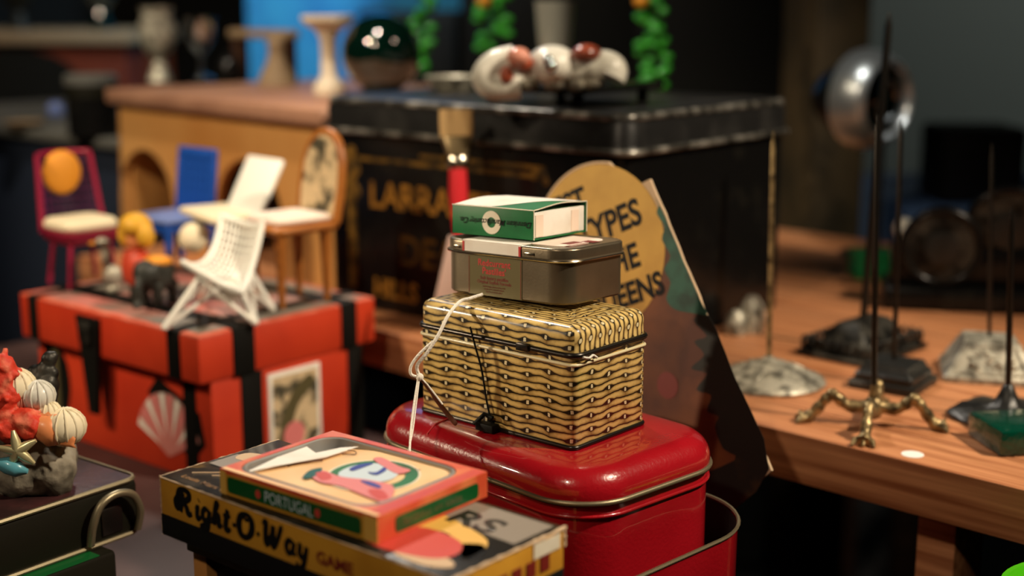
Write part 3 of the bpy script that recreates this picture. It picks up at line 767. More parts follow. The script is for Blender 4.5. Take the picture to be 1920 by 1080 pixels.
# ---------------------------------------------------------------- leaning sign board
SB = atd(1450, 882, .905)
bdir = Vector((-math.sin(math.radians(46)), math.cos(math.radians(46)), 0))    # away-left
lean = math.radians(7)
back = Vector((math.cos(math.radians(46)), math.sin(math.radians(46)), 0))
up0 = Vector((0, 0, 1)) * math.cos(lean) + back * math.sin(lean)
phi = math.radians(26)
ur = (-bdir) * math.cos(phi) + up0 * math.sin(phi)      # board's own right
uu = bdir * math.sin(phi) + up0 * math.cos(phi)         # board's own up
sg = thing('sign_board', 'torn printed card sign with yellow circle leaning against the pine table', 'sign', SB, rz=0)
MS = frame((0, 0, 0), ur, uu)
def S(px, py, e=0):
    """pixel -> board coordinates"""
    n = ur.cross(uu); r = Vector(ray(px, py)); o = SB - Vector((0, 0, ZC))
    t = o.dot(n) / r.dot(n); p = r * t - o
    return (p.dot(ur), p.dot(uu))
tr = S(1222, 336); br = (0, 0)
bl = (-.135, -.055)
ctr = S(1125, 466); cr_ = (Vector(S(1256, 470)) - Vector(ctr)).length
pts = [br, bl, (-.150, .055)]
a1 = math.atan2(.095-ctr[1], -.150-ctr[0])
ell_pts = []
for k in range(30):
    a = math.radians(205 - k*(205-62)/29)
    ell_pts.append((ctr[0] + cr_*math.cos(a), ctr[1] + cr_*math.sin(a)))
pts += ell_pts + [S(1190, 352), tr]
# ragged right edge
random.seed(11)
nr = 24
for k in range(1, nr):
    t = k/nr; pts.append((tr[0]*(1-t) + random.uniform(-.0007, .0007), tr[1]*(1-t)))
patch('board', pts, MS, K['cardedge'], sg, th=.0022)
e = .0023
def sp(name, P, m, e_=.0, sm=0): return patch(name, P, MS @ Matrix.Translation((0, 0, e + e_)), K[m], sg, th=.0002, smooth=sm)
sp('shaded_brown_print', [(-.003, .0005), (-.1345, -.0535), (-.1495, .055)] + [(ctr[0]+(p[0]-ctr[0])*.97, ctr[1]+(p[1]-ctr[1])*.97) for p in ell_pts] + [S(1192, 358), (tr[0]-.004, tr[1]-.008)], 'signbrownshade')  # shadow over the lower board is put into this brown
sp('yellow_circle', oval(ctr[0], ctr[1], cr_*.965, cr_*.965, 48), 'signyellow', .0002)
random.seed(5)
tg = [S(1228, 380), S(1240, 420), S(1270, 470), S(1296, 520), S(1318, 575)]
P = [S(1234, 372)]
for (x, y) in ((1262, 430), (1290, 500), (1316, 560), (1330, 590)): P.append(S(x, y))
for (x, y) in ((1300, 586), (1270, 580), (1254, 560), (1262, 530), (1250, 505), (1262, 480), (1246, 450), (1250, 425), (1236, 400), (1240, 385)): P.append(S(x, y))
sp('green_foliage', P, 'signgreen', .0004, 3)
P = [S(1334, 592), S(1382, 706), S(1446, 878), (-.060, -.026), (-.130, -.050), (-.128, -.035), (-.075, .005), S(1382, 862)]
for (x, y) in ((1360, 840), (1345, 800), (1352, 780), (1330, 770), (1338, 740), (1310, 730), (1330, 700), (1300, 690), (1325, 665), (1306, 640), (1330, 630), (1305, 600)): P.append(S(x, y))
sp('shaded_tree_print', P, 'signtreeshade', .0004, 3)  # shaded continuation of the green foliage
patch('dark_disc_print', oval(*S(1256, 722), .009, .0095, 24), MS @ Matrix.Translation((0, 0, e+.0003)), K['redinkdark'], sg)
bm = bmesh.new()
def letter(s, px, py, sz, r=0):
    p = S(px, py)
    text('lettering', s, sz, MS @ Matrix.Translation((p[0], p[1], e + .0005)) @ Matrix.Rotation(r, 4, 'Z'), K['ink'], sg, ext=.0001, bold=.0008, sx=.86)
letter('BEST', 1026, 424, .024, -.04)
letter('TYPES', 1094, 466, .0262, -.02)
letter('OF THE', 1072, 548, .024, -.03)
letter('SPECIMENS', 1030, 622, .0225, 0.0) if False else letter('QUEENS', 1108, 598, .0225, -.04)

# ---------------------------------------------------------------- black biscuit tin
bt = thing('black_biscuit_tin', 'large glossy black lidded tin with worn gold lettering on the pine table', 'tin', onz(1177, 291, 1.075), az=40)
bt.location.z = WZ + .0002
TBH = 1.075 - WZ
TX, TY = .278, .375
lf('body', TX-.008, TY-.008, .016, [(.002, 0), (0, .002), (0, TBH+.002)], K['blackgloss'], bt, off=(.004, .004), n=8)
lv = [(.002, TBH-.002), (0, TBH-.001), (-.001, TBH+.001), (0, TBH+.003), (.0015, TBH+.006), (.0015, TBH+.022), (.003, TBH+.024), (.003, TBH+.027)] + arc(.003, TBH+.027, .010, TBH+.033, 5)[1:] + [(.02, TBH+.0335), (.03, TBH+.031)]
lf('lid', TX, TY, .02, lv, K['dusty'], bt, n=10, sm=50)
for nm, zz, ii, rr2 in (('lower_rim', TBH+.0005, 0, .0028), ('upper_rim', TBH+.029, .005, .0034)):
    bm = bmesh.new(); tube(bm, [(x+ii, y+ii, zz) for x, y in rr(TX-2*ii, TY-2*ii, .018, 10)], rr2, 8, True); obj(nm, bm, K['wornrim'], bt, smooth=50)
BTT = WZ + TBH + .031
bm = bmesh.new()
fx = .0036
def gl(s, sz, y, z, m, sx=1, b=.0006): text('lettering', s, sz, LEFT(fx, y, z), K[m], bt, ext=.0003, bold=b, sx=sx)
gl('LARRABEE', .036, TY-.066, TBH-.072, 'gold', 1.0)
gl('DEAN', .040, TY-.105, TBH-.124, 'goldfaint', 1.0)
gl('HILLS', .026, TY-.070, TBH-.160, 'gold', .95)
bm = bmesh.new()
box(bm, fx-.0004, fx+.0006, TY-.048, TY-.036, .02, TBH-.022)
box(bm, fx-.0004, fx+.0006, .10, TY-.05, TBH-.028, TBH-.024)
box(bm, fx-.0004, fx+.0006, .09, .24, TBH-.020, TBH-.0165)
for k in range(14):
    a = k*.5
    ell(bm, (fx, TY-.042+.006*math.sin(a*2), TBH-.02-.006*k*.6), (.0006, .007, .006), u=8, v=6)
for k in range(6): ell(bm, (fx, .096+.006*math.cos(k), TBH-.026+.004*math.sin(k*1.7)), (.0006, .005, .004), u=8, v=6)
obj('gold_border', bm, K['goldfaint'], bt)

# ---------------------------------------------------------------- paint brush and pink card behind the stack
def lean_thing(name, label, cat, base, top):
    z = (top - base); L = z.length; q = z.to_track_quat('Z', 'Y')
    o = bpy.data.objects.new(name, None); COL.objects.link(o); o.empty_display_size = .02
    o.location = base; o.rotation_mode = 'QUATERNION'; o.rotation_quaternion = q
    tagit(o, label, cat); return o, L
b0 = atd(868, 640, 1.2); b0.z = WZ + .003
tp = atd(855, 206, 1.215)
pb, L = lean_thing('paint_brush', 'red handled paint brush standing bristles up before the black tin', 'brush', b0, tp)
def brushpart(name, prof, m, fl):
    bm = bmesh.new()
    for (w_, t_, z_) in prof: pass
    rings = []
    for (w_, t_, z_) in prof:
        rings.append([bm.verts.new((w_*math.cos(2*PI*k/20), t_*math.sin(2*PI*k/20) if not fl else max(-t_, min(t_, t_*1.5*math.sin(2*PI*k/20))), z_)) for k in range(20)])
    for A, B in zip(rings, rings[1:]):
        for k in range(20): bm.faces.new((A[k], A[(k+1) % 20], B[(k+1) % 20], B[k]))
    bm.faces.new(rings[0][::-1]); bm.faces.new(rings[-1]); obj(name, bm, m, pb, smooth=40)
brushpart('handle', [(.003, .003, 0), (.004, .004, .03), (.0055, .005, L-.11), (.0085, .006, L-.075), (.0075, .006, L-.047)], K['brushred'], 0)
brushpart('ferrule_ring', [(.0095, .007, L-.052), (.0105, .008, L-.049), (.0105, .008, L-.043), (.0095, .007, L-.041)], K['steelrim'], 0)
brushpart('ferrule', [(.0088, .006, L-.042), (.0135, .007, L-.028), (.0145, .006, L-.024)], K['ferrule'], 1)
brushpart('bristles', [(.0145, .0055, L-.0245), (.0150, .005, L-.012), (.0148, .0035, L)], K['bristle'], 1)
cb = atd(803, 560, 1.185); cb.z = WZ + .0006
pc = thing('pink_card', 'pale pink card leaning against the black tin behind the stack', 'card', cb, az=44)
Mx = Matrix.Rotation(math.radians(8), 4, 'Y')
bm = bmesh.new(); box(bm, 0, .0025, -.06, .008, .0005, .104, bev=.0005, M=Matrix.Rotation(math.radians(12), 4, 'Y') @ Matrix.Rotation(math.radians(6), 4, 'X')); obj('card', bm, K['pink'], pc, smooth=35)

# ---------------------------------------------------------------- red trunk
CZ = .9386
tk = thing('toy_chest', 'orange red toy trunk with black straps and pasted labels, chairs on its lid', 'chest', onz(371, 631, CZ), az=40)
tk.location.z = TZ + .0002
CH = CZ - TZ; CX, CY = .196, .262; LH = .041
bx('body', (.012, CX-.016, .002, CY-.006, 0, CH-LH+.001), K['crate'], tk, bev=.002)
bx('lid', (0, CX, 0, CY, CH-LH, CH-.0012), K['crate'], tk, bev=.003)
bm = bmesh.new()
box(bm, 0.0006, CX-.0006, .0006, CY-.0006, CH-.003, CH-.0006, bev=.0008)
obj('lid_edge', bm, K['crate_edge'], tk, smooth=35)
bx('lid_paper', (.007, CX-.007, .007, CY-.007, CH-.002, CH), K['decoupage'], tk, bev=.0002)
for (y0, y1) in ((.024, .040), (CY-.030, CY-.016)):
    bx('strap', (-.0016, CX+.001, y0, y1, CH-LH+.0005, CH+.0002) , K['black'], tk, bev=.0006)
    bx('strap', (.0104, .013, y0-.002, y1-.002, .0005, CH-LH), K['black'], tk, bev=.0006)
for (x0, x1) in ((.034, .056), (CX-.042, CX-.024)):
    bx('strap', (x0, x1, -.0016, CY+.001, CH-LH+.0005, CH+.0003), K['black'], tk, bev=.0006)
    bx('strap', (x0+.008, x1+.008, .0004, .003, .0005, CH-LH), K['black'], tk, bev=.0006)
ly = .150
patch('latch', [(-.016, .046), (.016, .046), (.014, .02), (.012, -.01), (.008, -.040), (-.004, -.040), (-.008, -.01), (-.012, .02)], LEFT(-.0002, ly, CH-.052), K['black'], tk, th=.004)
bx('latch_plate', (-.007, -.0045, ly-.008, ly+.008, CH-.030, CH-.010), K['pewterdark'], tk, bev=.001)
# fan sticker
fn = LEFT(.0118, .062, .014)
bm = bmesh.new(); P = [(0, 0)] + [(.046*math.cos(math.radians(a)), .056*math.sin(math.radians(a))) for a in range(22, 160, 6)]
patch('fan_label', P, fn, K['decoupage'], tk, th=.0006)
for k, a in enumerate(range(24, 156, 14)):
    P = [(.014*math.cos(math.radians(a)), .018*math.sin(math.radians(a)))] + [(.045*math.cos(math.radians(a+d)), .055*math.sin(math.radians(a+d))) for d in (0, 4, 8)]
    patch('fan_stripe', P, fn @ Matrix.Translation((0, 0, .0006)), K['white' if k % 2 else 'pinkink'], tk)
patch('fan_dark_backing', [(-.026, .052), (-.012, .068), (.044, .046), (.050, .02), (.03, .0)], LEFT(.0119, .062, .014), K['black'], tk, th=.0004)  # black diamond shape behind the fan
bx('picture_label', (.070, .128, .0002, .0022, .006, .084), K['white'], tk, bev=.0003)
bm = bmesh.new(); box(bm, .074, .124, -.0001, .0008, .010, .080); obj('picture_print', bm, K['floral'], tk)
patch('leaf_print', [(.0, .0), (.012, .012), (.022, .034), (.040, .05), (.034, .058), (.014, .044), (.002, .02)], RIGHT(.080, -.0002, .018), K['label'], tk, smooth=3)
patch('flower_print', oval(.014, .014, .012, .012, 12), RIGHT(.082, -.0004, .012), K['pinkink'], tk)
patch('dark_oval_label', oval(0, 0, .016, .030, 20), LEFT(.0118, .222, .052), K['black'], tk, th=.0005)
patch('olive_label', rect(-.010, -.034, .004, .034), LEFT(.0116, .226, .050), K['label'], tk, th=.0012)

# ---------------------------------------------------------------- miniature chairs on the trunk
def Z(px, py, d): return atd(px, py, d)
# white wire chair
ft = [onz(308, 621, CZ), onz(480, 612, CZ), onz(512, 586, CZ), onz(372, 566, CZ)]
base = sum(ft, Vector()) / 4; base.z = CZ
wc = thing('wire_chair', 'miniature white wire chair with crossed rod base at the trunk corner', 'chair', base)
R_ = .0023
tops = [Z(372, 524, 1.125), Z(440, 520, 1.14), Z(468, 508, 1.19), Z(400, 505, 1.19)]
def loc(o, p): return p - o.location
for i in range(4):
    a = loc(wc, ft[i]) + Vector((0, 0, R_)); t = loc(wc, tops[i]); t2 = loc(wc, tops[(i+1) % 4]); t3 = loc(wc, tops[(i-1) % 4])
    bm = bmesh.new(); tube(bm, [a, t], R_*1.3, 8); tube(bm, [a, a.lerp(t2, .5), t2], R_*.85, 8); tube(bm, [a, t3], R_*.85, 8); ell(bm, a + Vector((0, 0, .0008)), .0024)
    obj('leg', bm, K['whitepaint'], wc, smooth=60)
bm = bmesh.new(); tube(bm, [loc(wc, t) for t in tops], R_*1.3, 8, True)
obj('seat_ring', bm, K['whitepaint'], wc, smooth=60)
# wire shell: grid surface, seat front at left, back rising to the right
fl, fr = Z(343, 492, 1.12), Z(452, 548, 1.10)       # front-left / front-right corner of the shell
ml, mr = Z(398, 505, 1.17), Z(486, 486, 1.13)
tl, tr_ = Z(415, 405, 1.20), Z(492, 420, 1.16)
def q2(a, b, c, t): return a*(1-t)**2 + b*2*t*(1-t) + c*t*t
bm = bmesh.new(); GN = 13
G = [[None]*GN for _ in range(GN)]
for i in range(GN):
    for j in range(GN):
        u, v = i/(GN-1), j/(GN-1)
        l = q2(fl, Z(400, 520, 1.17), tl, v); r = q2(fr, Z(470, 530, 1.14), tr_, v)
        p = l.lerp(r, u); sag = math.sin(PI*u) * .012 * (1-.3*v)
        p = p + Vector((.004, .007, -.006)) * (sag/.012)
        G[i][j] = loc(wc, p)
for i in range(GN): tube(bm, G[i], .0011 if 0 < i < GN-1 else .0026, 6)
for j in range(GN): tube(bm, [G[i][j] for i in range(GN)], .0011 if 0 < j < GN-1 else .0026, 6)
for i in (0, GN-1):
    for j in (0, GN-1): ell(bm, G[i][j], .0026)
obj('wire_seat', bm, K['whitepaint'], wc, smooth=60)
for t, (i, j) in zip(tops, ((1, 2), (GN-2, 2), (GN-2, 6), (2, 6))):
    tb('strut', [loc(wc, t), G[i][j]], .0014, K['whitepaint'], wc)

# generic leg
def rod(par, name, a, b, r0, r1, m, n=10):
    tb(name, [loc(par, a), loc(par, a).lerp(loc(par, b), .5), loc(par, b)], [r0, (r0+r1)/2, r1], K[m], par, n)
# wooden chair with floral back
f = [onz(517, 583, CZ), onz(612, 556, CZ), onz(655, 530, CZ), onz(560, 540, CZ)]
oc = thing('upholstered_chair', 'miniature golden oak chair with floral padded back beside the black tin', 'chair', f[0] + Vector((.004, 0, 0)), az=46)
# local x away-right, y away-left
SZ = .064; CW = .064; CD = .058
def seat_poly(o, wd, dp, z0, z1, m, name, r=.012, bevel=.003, off=(0, 0)):
    lv = [(bevel, z0), (0, z0+bevel), (0, z1-bevel), (bevel, z1), (bevel*3, z1+.0006)]
    return lf(name, wd, dp, r, lv, K[m], o, off=off, n=6, sm=60)
for (x, y) in ((.006, .006), (CW-.010, .006), (.010, CD-.006), (CW-.010, CD-.010)):
    tb('leg', [(x, y, 0), (x, y, .03), (x, y, SZ)], [.0028, .0040, .0058], K['chairwood'], oc, 10)
seat_poly(oc, CW+.008, CD+.006, SZ, SZ+.007, 'chairwood', 'seat_frame', .012, .002, off=(-.004, -.003))
seat_poly(oc, CW-.004, CD-.002, SZ+.0072, SZ+.014, 'seatcloth', 'seat_pad', .010, .003, off=(.002, .001))
# back: at the far-left... stands on the right-away side (x = CW), leaning slightly back
def archpts(w_, h_, n=12):
    P = [(-w_, 0), (-w_*1.08, h_*.35)]
    for k in range(n+1):
        a = PI - PI*k/n; P.append((w_*1.05*math.cos(a), h_*.55 + h_*.45*math.sin(a)))
    return P + [(w_*1.08, h_*.35), (w_, 0)]
BM = frame((CW-.002, CD/2-.002, SZ+.006), (0, -1, 0), (.16, 0, 1))
A = [BM @ Vector((x, y, 0)) for x, y in archpts(.0265, .078)]
tb('back_frame', A, .0042, K['chairwood'], oc, 10)
bm = bmesh.new(); lo, hi = [], []
P = [(x*.92, .004 + y*.94) for x, y in archpts(.0265, .078)]
for e_, L_ in ((-.003, lo), (.003, hi)):
    for x, y in P: L_.append(bm.verts.new(BM @ Vector((x, y, e_))))
bm.faces.new(lo[::-1]); bm.faces.new(hi)
for i in range(len(P)): bm.faces.new((lo[i], lo[(i+1) % len(P)], hi[(i+1) % len(P)], hi[i]))
obj('back_pad', bm, K['floral'], oc)

# white lounge chair behind the wire chair
lc = thing('lounge_chair', 'miniature glossy white lounge chair with tall tilted back behind the wire chair', 'chair', onz(430, 540, CZ), az=40)
def slabpts(par, quadp, th, m, name, bev=.003, nn=None):
    a, b, c, d = [loc_l(par, p) for p in quadp]
    n = (b-a).cross(d-a).normalized()*th
    bm = bmesh.new(); vs = [bm.verts.new(p) for p in (a, b, c, d, a+n, b+n, c+n, d+n)]
    for f_ in ((0, 1, 2, 3), (7, 6, 5, 4), (0, 4, 5, 1), (1, 5, 6, 2), (2, 6, 7, 3), (3, 7, 4, 0)): bm.faces.new([vs[i] for i in f_])
    bmesh.ops.recalc_face_normals(bm, faces=bm.faces)
    bmesh.ops.bevel(bm, geom=bm.edges[:], offset=bev, segments=3, affect='EDGES', profile=.5)
    return obj(name, bm, K[m], par, smooth=50)
slabpts(lc, [Z(426, 402, 1.30), Z(492, 412, 1.27), Z(537, 306, 1.32), Z(470, 296, 1.35)], .006, 'whitepaint', 'backrest', .0028)
slabpts(lc, [Z(334, 400, 1.29), Z(400, 424, 1.25), Z(498, 412, 1.28), Z(430, 392, 1.32)], .007, 'creamcush', 'seat', .003)
bm = bmesh.new(); box(bm, .0, .036, 0, .040, 0, .006, bev=.002); obj('base', bm, K['creamcush'], lc, smooth=50)
bm = bmesh.new(); ell(bm, loc_l(lc, Z(362, 446, 1.27)), (.014, .012, .014)); obj('arm_bolster', bm, K['creamcush'], lc, smooth=True)
tb('pedestal', [Vector((.018, .02, .004)), Vector((.018, .02, .03)), loc_l(lc, Z(412, 412, 1.285))], .007, K['chairwood'], lc, 12)

# blue chair
bc = thing('blue_chair', 'miniature blue painted chair with a square slatted back', 'chair', onz(318, 512, CZ), az=40)
S_ = .052; SZb = .044
bz = 1.2 - .158*1.36 - CZ   # seat height above lid
for (x, y) in ((.0, .0), (S_, .0), (0, S_), (S_, S_)):
    rod_ = bx('leg', (x, x+.006, y, y+.006, 0, .048), K['bluepaint'], bc, bev=.001)
bx('apron', (.001, S_+.005, .001, S_+.005, .038, .048), K['bluepaint'], bc, bev=.001)
bx('seat', (-.003, S_+.009, -.003, S_+.009, .0481, .0525), K['palepaint'], bc, bev=.0015)
Mb = Matrix.Translation((S_+.001, 0, .0526)) @ Matrix.Rotation(math.radians(7), 4, 'Y')
bm = bmesh.new()
for y in (-.001, S_+.001): box(bm, 0, .005, y, y+.006, 0, .062, bev=.001, M=Mb)
box(bm, 0, .005, -.001, S_+.007, .052, .064, bev=.0015, M=Mb)
for k in range(6): box(bm, .001, .004, .006+k*.0082, .0125+k*.0082, 0, .056, M=Mb)
for k in range(5): box(bm, .0005, .0045, 0, S_+.006, .004+k*.010, .009+k*.010, M=Mb)
obj('backrest', bm, K['bluepaint'], bc, smooth=35)

# burgundy wire chair with cushion and orange pad
rc = thing('burgundy_chair', 'miniature burgundy wire chair with cream cushion and orange back pad', 'chair', onz(132, 546, CZ), az=44)
SW_ = .058; SZ_ = .052
for (x, y, dx, dy) in ((0, 0, .006, .004), (.050, .004, -.004, .004), (.002, .042, .006, -.004), (.050, .044, -.004, -.004)):
    tb('leg', [(x, y, .0012), (x+dx, y+dy, SZ_-.004)], .0022, K['burg'], rc, 8)
bm = bmesh.new()
loft(bm, .060, .058, .010, [(.008, SZ_-.012), (.002, SZ_-.006), (0, SZ_)], 5, off=(-.003, -.006)); obj('seat_pan', bm, K['burg'], rc, smooth=40)
seat_poly(rc, .056, .054, SZ_+.0002, SZ_+.011, 'creamcush', 'cushion', .012, .0035, off=(-.001, -.004))
# curved mesh back, standing on the left-away side (y = max)
bm = bmesh.new(); GB = []
for i in range(11):
    row = []
    for j in range(9):
        a = math.radians(-70 + 140*i/10); wv = .034*(1-.16*j/8)
        row.append(Vector((.030 + wv*math.sin(a)*1.0, .034 + .024*math.cos(a) + .010*j/8, SZ_-.002 + .070*j/8)))
    GB.append(row)
for i in range(11): tube(bm, GB[i], .0018 if i in (0, 10) else .0008, 6)
for j in range(9): tube(bm, [GB[i][j] for i in range(11)], .002 if j in (0, 8) else .0008, 6)
obj('wire_back', bm, [K['purple']], rc, smooth=60)
bm = bmesh.new(); tube(bm, GB[0], .0026, 8); tube(bm, [GB[i][8] for i in range(11)], .0024, 8); tube(bm, GB[10], .0024, 8); obj('back_frame', bm, K['burg'], rc, smooth=60)
bm = bmesh.new()
ell(bm, (.030, .058, SZ_+.050), (.020, .006, .021)); obj('back_pad', bm, K['orangepad'], rc, smooth=True)

# figurines
def remesh(o, v):
    m = o.modifiers.new('r', 'REMESH'); m.mode = 'VOXEL'; m.voxel_size = v; m.use_smooth_shade = True
def blob(name, parts, m, par, vox=.0012):
    bm = bmesh.new()
    for c, r in parts: ell(bm, c, r)
    o = obj(name, bm, m, par); remesh(o, vox); return o
fg = thing('toy_rider', 'tiny painted figure in a yellow hood and red coat on the trunk', 'figurine', onz(262, 562, CZ), az=40); fg.scale = (1.6,)*3
blob('coat', [((0, 0, .018), (.008, .009, .012)), ((-.002, .006, .018), (.004, .004, .010)), ((-.002, -.007, .017), (.004, .004, .009))], K['redfig'], fg)
bm = bmesh.new()
for y in (-.004, .004): tube(bm, [(0, y, 0), (0, y, .006), (0, y*.8, .012)], [.0032, .003, .0034], 8)
obj('trousers', bm, K['darkfig'], fg, smooth=60)
blob('head', [((0, 0, .034), (.0058, .0055, .0065)), ((-.0055, 0, .0335), (.0012, .001, .0014))], K['shellorange'], fg)
bm = bmesh.new(); ell(bm, (0, 0, .042), (.009, .0095, .007)); ell(bm, (0, .009, .036), (.005, .005, .008)); ell(bm, (0, -.009, .037), (.005, .005, .007)); obj('hat', bm, K['yellowfig'], fg, smooth=50)
el = thing('toy_elephant', 'tiny dark grey elephant figurine on the trunk lid', 'figurine', onz(298, 572, CZ), az=20); el.scale = (1.5,)*3
bm = bmesh.new()
ell(bm, (0, 0, .018), (.012, .009, .010)); ell(bm, (-.012, 0, .021), (.007, .007, .008))
tube(bm, cr([(-.016, 0, .021), (-.020, 0, .014), (-.020, 0, .006), (-.023, 0, .003)]), .0024, 8)
for x in (-.008, .007):
    for y in (-.005, .005): tube(bm, [(x, y, 0), (x, y, .006), (x, y, .014)], [.0034, .003, .004], 8)
ell(bm, (-.009, .007, .021), (.004, .0016, .006)); ell(bm, (-.009, -.007, .021), (.004, .0016, .006))
o = obj('body', bm, K['darkfig'], el); remesh(o, .0011)
bm = bmesh.new(); ell(bm, (.001, 0, .026), (.008, .0088, .0035)); obj('saddle_cloth', bm, K['orangepad'], el, smooth=True)
sq = thing('grey_figurine', 'tiny grey and white bird figurine left of the toy rider', 'figurine', onz(214, 548, CZ), az=60); sq.scale = (1.3,)*3
blob('body', [((0, 0, .012), (.007, .005, .008)), ((-.004, 0, .026), (.0035, .0035, .009)), ((-.006, 0, .036), (.005, .004, .004)), ((0, 0, .002), (.005, .005, .003))], K['pewter'], sq)
bm = bmesh.new(); lathe(bm, [(0, .004), (.0018, 0), (0, 0)], 8, (-.012, 0, .036), Matrix.Rotation(-PI/2, 4, 'Y')); obj('beak', bm, K['orangepad'], sq)

# ---------------------------------------------------------------- case at lower left with shell sculpture
cz = .8984
cs = thing('metal_edged_case', 'dark maroon flat case with brass edges under the shell sculpture', 'case', onz(258, 892, cz), az=37.5)
cs.location.z = .8600
ch = cz - .8600
bx('box', (-.30, 0, 0, .16, .001, ch-.0012), K['oliveside'], cs, bev=.004)
bx('top', (-.298, -.002, .002, .158, ch-.0014, ch), K['casetop'], cs, bev=.0005)
bm = bmesh.new()
for z in (.0016, ch-.001): tube(bm, [(x-.30, y, z) for x, y in rr(.30, .16, .008, 5)], .0016, 6, True)
obj('brass_edge', bm, K['caserim'], cs, smooth=50)
# U shaped handle on the front right
bm = bmesh.new(); tube(bm, cr([(-.040, -.002, .004), (-.040, -.006, .018), (-.034, -.007, .030), (-.022, -.007, .034), (-.010, -.007, .030), (-.004, -.006, .018), (-.004, -.002, .004)]), .0026, 8); obj('handle', bm, K['caserim'], cs, smooth=60)
bx('lock_plate', (-.030, -.014, -.0015, .001, .006, .024), K['darkmetal'], cs, bev=.001)
c2 = thing('green_tool_case', 'dark green flat case at the bottom of the left pile', 'case', Vector((cs.location.x, cs.location.y, TZ)), az=37.5)
c2h = .8600 - TZ - .0004
bx('box', (-.30, -.028, -.012, .15, 0, c2h), K['oliveside'], c2, bev=.003)
bx('top', (-.27, -.040, -.011, .14, c2h-.0006, c2h+.0002), K['greendark'], c2, bev=.0003)
bx('catch', (-.10, -.07, -.0145, -.0115, c2h-.022, c2h-.006), K['caserim'], c2, bev=.0008)

sh = thing('shell_sculpture', 'cluster of shells, red coral and starfish on grey coral rock', 'sculpture', onz(78, 930, cz), az=37.5)
def V(px, py, d): return loc_l(sh, atd(px, py, d))
random.seed(21)
D0 = .86
bm = bmesh.new()
pts = [((95, 880), .016), ((70, 900), .014), ((40, 880), .018), ((110, 855), .012), ((85, 925), .0075), ((20, 850), .018), ((60, 850), .018), ((120, 840), .008), ((105, 905), .010), ((30, 915), .008), ((88, 820), .010), ((50, 790), .016), ((15, 800), .018), ((70, 750), .012), ((30, 740), .014)]
for (p, r) in pts: ell(bm, V(*p, .875 + random.uniform(-.01, .01)), (r, r, r), jit=.10)
for _ in range(46):
    p, r = random.choice(pts); c = V(p[0]+random.uniform(-18, 18), p[1]+random.uniform(-14, 14), .868)
    ell(bm, c, random.uniform(.003, .006), u=8, v=6)
o = obj('coral_rock', bm, K['coral'], sh); remesh(o, .0016)
# stays above the case top
def shell(name, px, py, d, r, m, rotz=0, tilt=.5, ribs=9):
    bm = bmesh.new(); N = 24; rows = []
    for i in range(9):
        t = i/8; row = []
        for k in range(N+1):
            a = -1.25 + 2.5*k/N; rad = r*t*(1 + .05*math.cos(k/N*2*PI*ribs))
            row.append(bm.verts.new((rad*math.sin(a), rad*math.cos(a), r*.45*math.sin(PI*min(1, t)*.5+.0)*math.cos(a*.9) * (1-t*.35))))
        rows.append(row)
    for a_, b_ in zip(rows, rows[1:]):
        for k in range(N):
            try: bm.faces.new((a_[k], a_[k+1], b_[k+1], b_[k]))
            except ValueError: pass
    bmesh.ops.remove_doubles(bm, verts=bm.verts, dist=1e-6)
    xf(bm, bm.verts[:], Matrix.Translation(V(px, py, d)) @ Matrix.Rotation(-sh.rotation_euler.z, 4, 'Z') @ Matrix.Rotation(PI/2*tilt + .3, 4, 'X') @ Matrix.Rotation(rotz, 4, 'Z'))
    o = obj(name, bm, m, sh, smooth=True); md = o.modifiers.new('s', 'SOLIDIFY'); md.thickness = .0008
shell('orange_shell', 88, 830, .848, .018, K['shellorange'], -.5, .6)
bm = bmesh.new(); tube(bm, [V(*p, .848) for p in ((62, 790), (84, 800), (98, 815), (100, 835))], [.005, .009, .0085, .004], 12); obj('whelk_shell', bm, K['shellorange'], sh, smooth=60)
for (px, py, r, m) in ((122, 800, .0125, 'creamcush'), (30, 725, .012, 'creamcush'), (40, 752, .008, 'shellpink'), (92, 772, .007, 'creamcush'), (72, 742, .010, 'shellwhite'), (20, 790, .012, 'shellpink')):
    bm = bmesh.new(); c = V(px, py, .853)
    ell(bm, c, (r, r, r*.92)); 
    for k in range(6): tube(bm, [c + Vector((r*1.01*math.cos(a)*math.cos(k*.52), r*1.01*math.cos(a)*math.sin(k*.52), r*.95*math.sin(a))) for a in [j*PI/8 for j in range(17)]], .0006, 5)
    obj('round_shell', bm, K[m], sh, smooth=60)
bm = bmesh.new(); random.seed(4)
for (px, py) in ((6, 715), (14, 740), (4, 765), (34, 795), (48, 790), (18, 805), (60, 800), (4, 690)):
    c = V(px, py, .846); ell(bm, c, .0085, jit=.15)
    for _ in range(4): tube(bm, [c, c + Vector((random.uniform(-1, 1), random.uniform(-1, 1), random.uniform(-.5, 1))).normalized()*.013], [.003, .0018], 6)
o = obj('red_coral', bm, K['coralred'], sh); remesh(o, .0013)
bm = bmesh.new(); c = V(33, 845, .832)
for k in range(5):
    a = k*2*PI/5 + .5; dv = loc_l(sh, sh.location + Vector((math.cos(a), .1, math.sin(a))))
    tube(bm, [c, c + dv*.006, c + dv*.0125], [.0034, .0030, .0012], 8)
o = obj('starfish', bm, K['palegold'], sh, smooth=60)
bm = bmesh.new(); tube(bm, [V(*p, .835) for p in ((-4, 868), (14, 872), (34, 880), (52, 884))], [.003, .0055, .005, .0015], 10); obj('teal_shell', bm, K['teal'], sh, smooth=60)
fgp = [(60, 745, .008), (64, 728, .007), (74, 710, .0062), (66, 700, .005), (84, 696, .0055), (92, 674, .0048), (90, 722, .007), (88, 738, .007), (98, 700, .004), (100, 668, .003), (58, 706, .0035), (80, 745, .009)]
o = blob('pewter_figure', [(V(a, b, .865), (r, r, r*1.15)) for a, b, r in fgp], K['pewterdark'], sh, .0011)

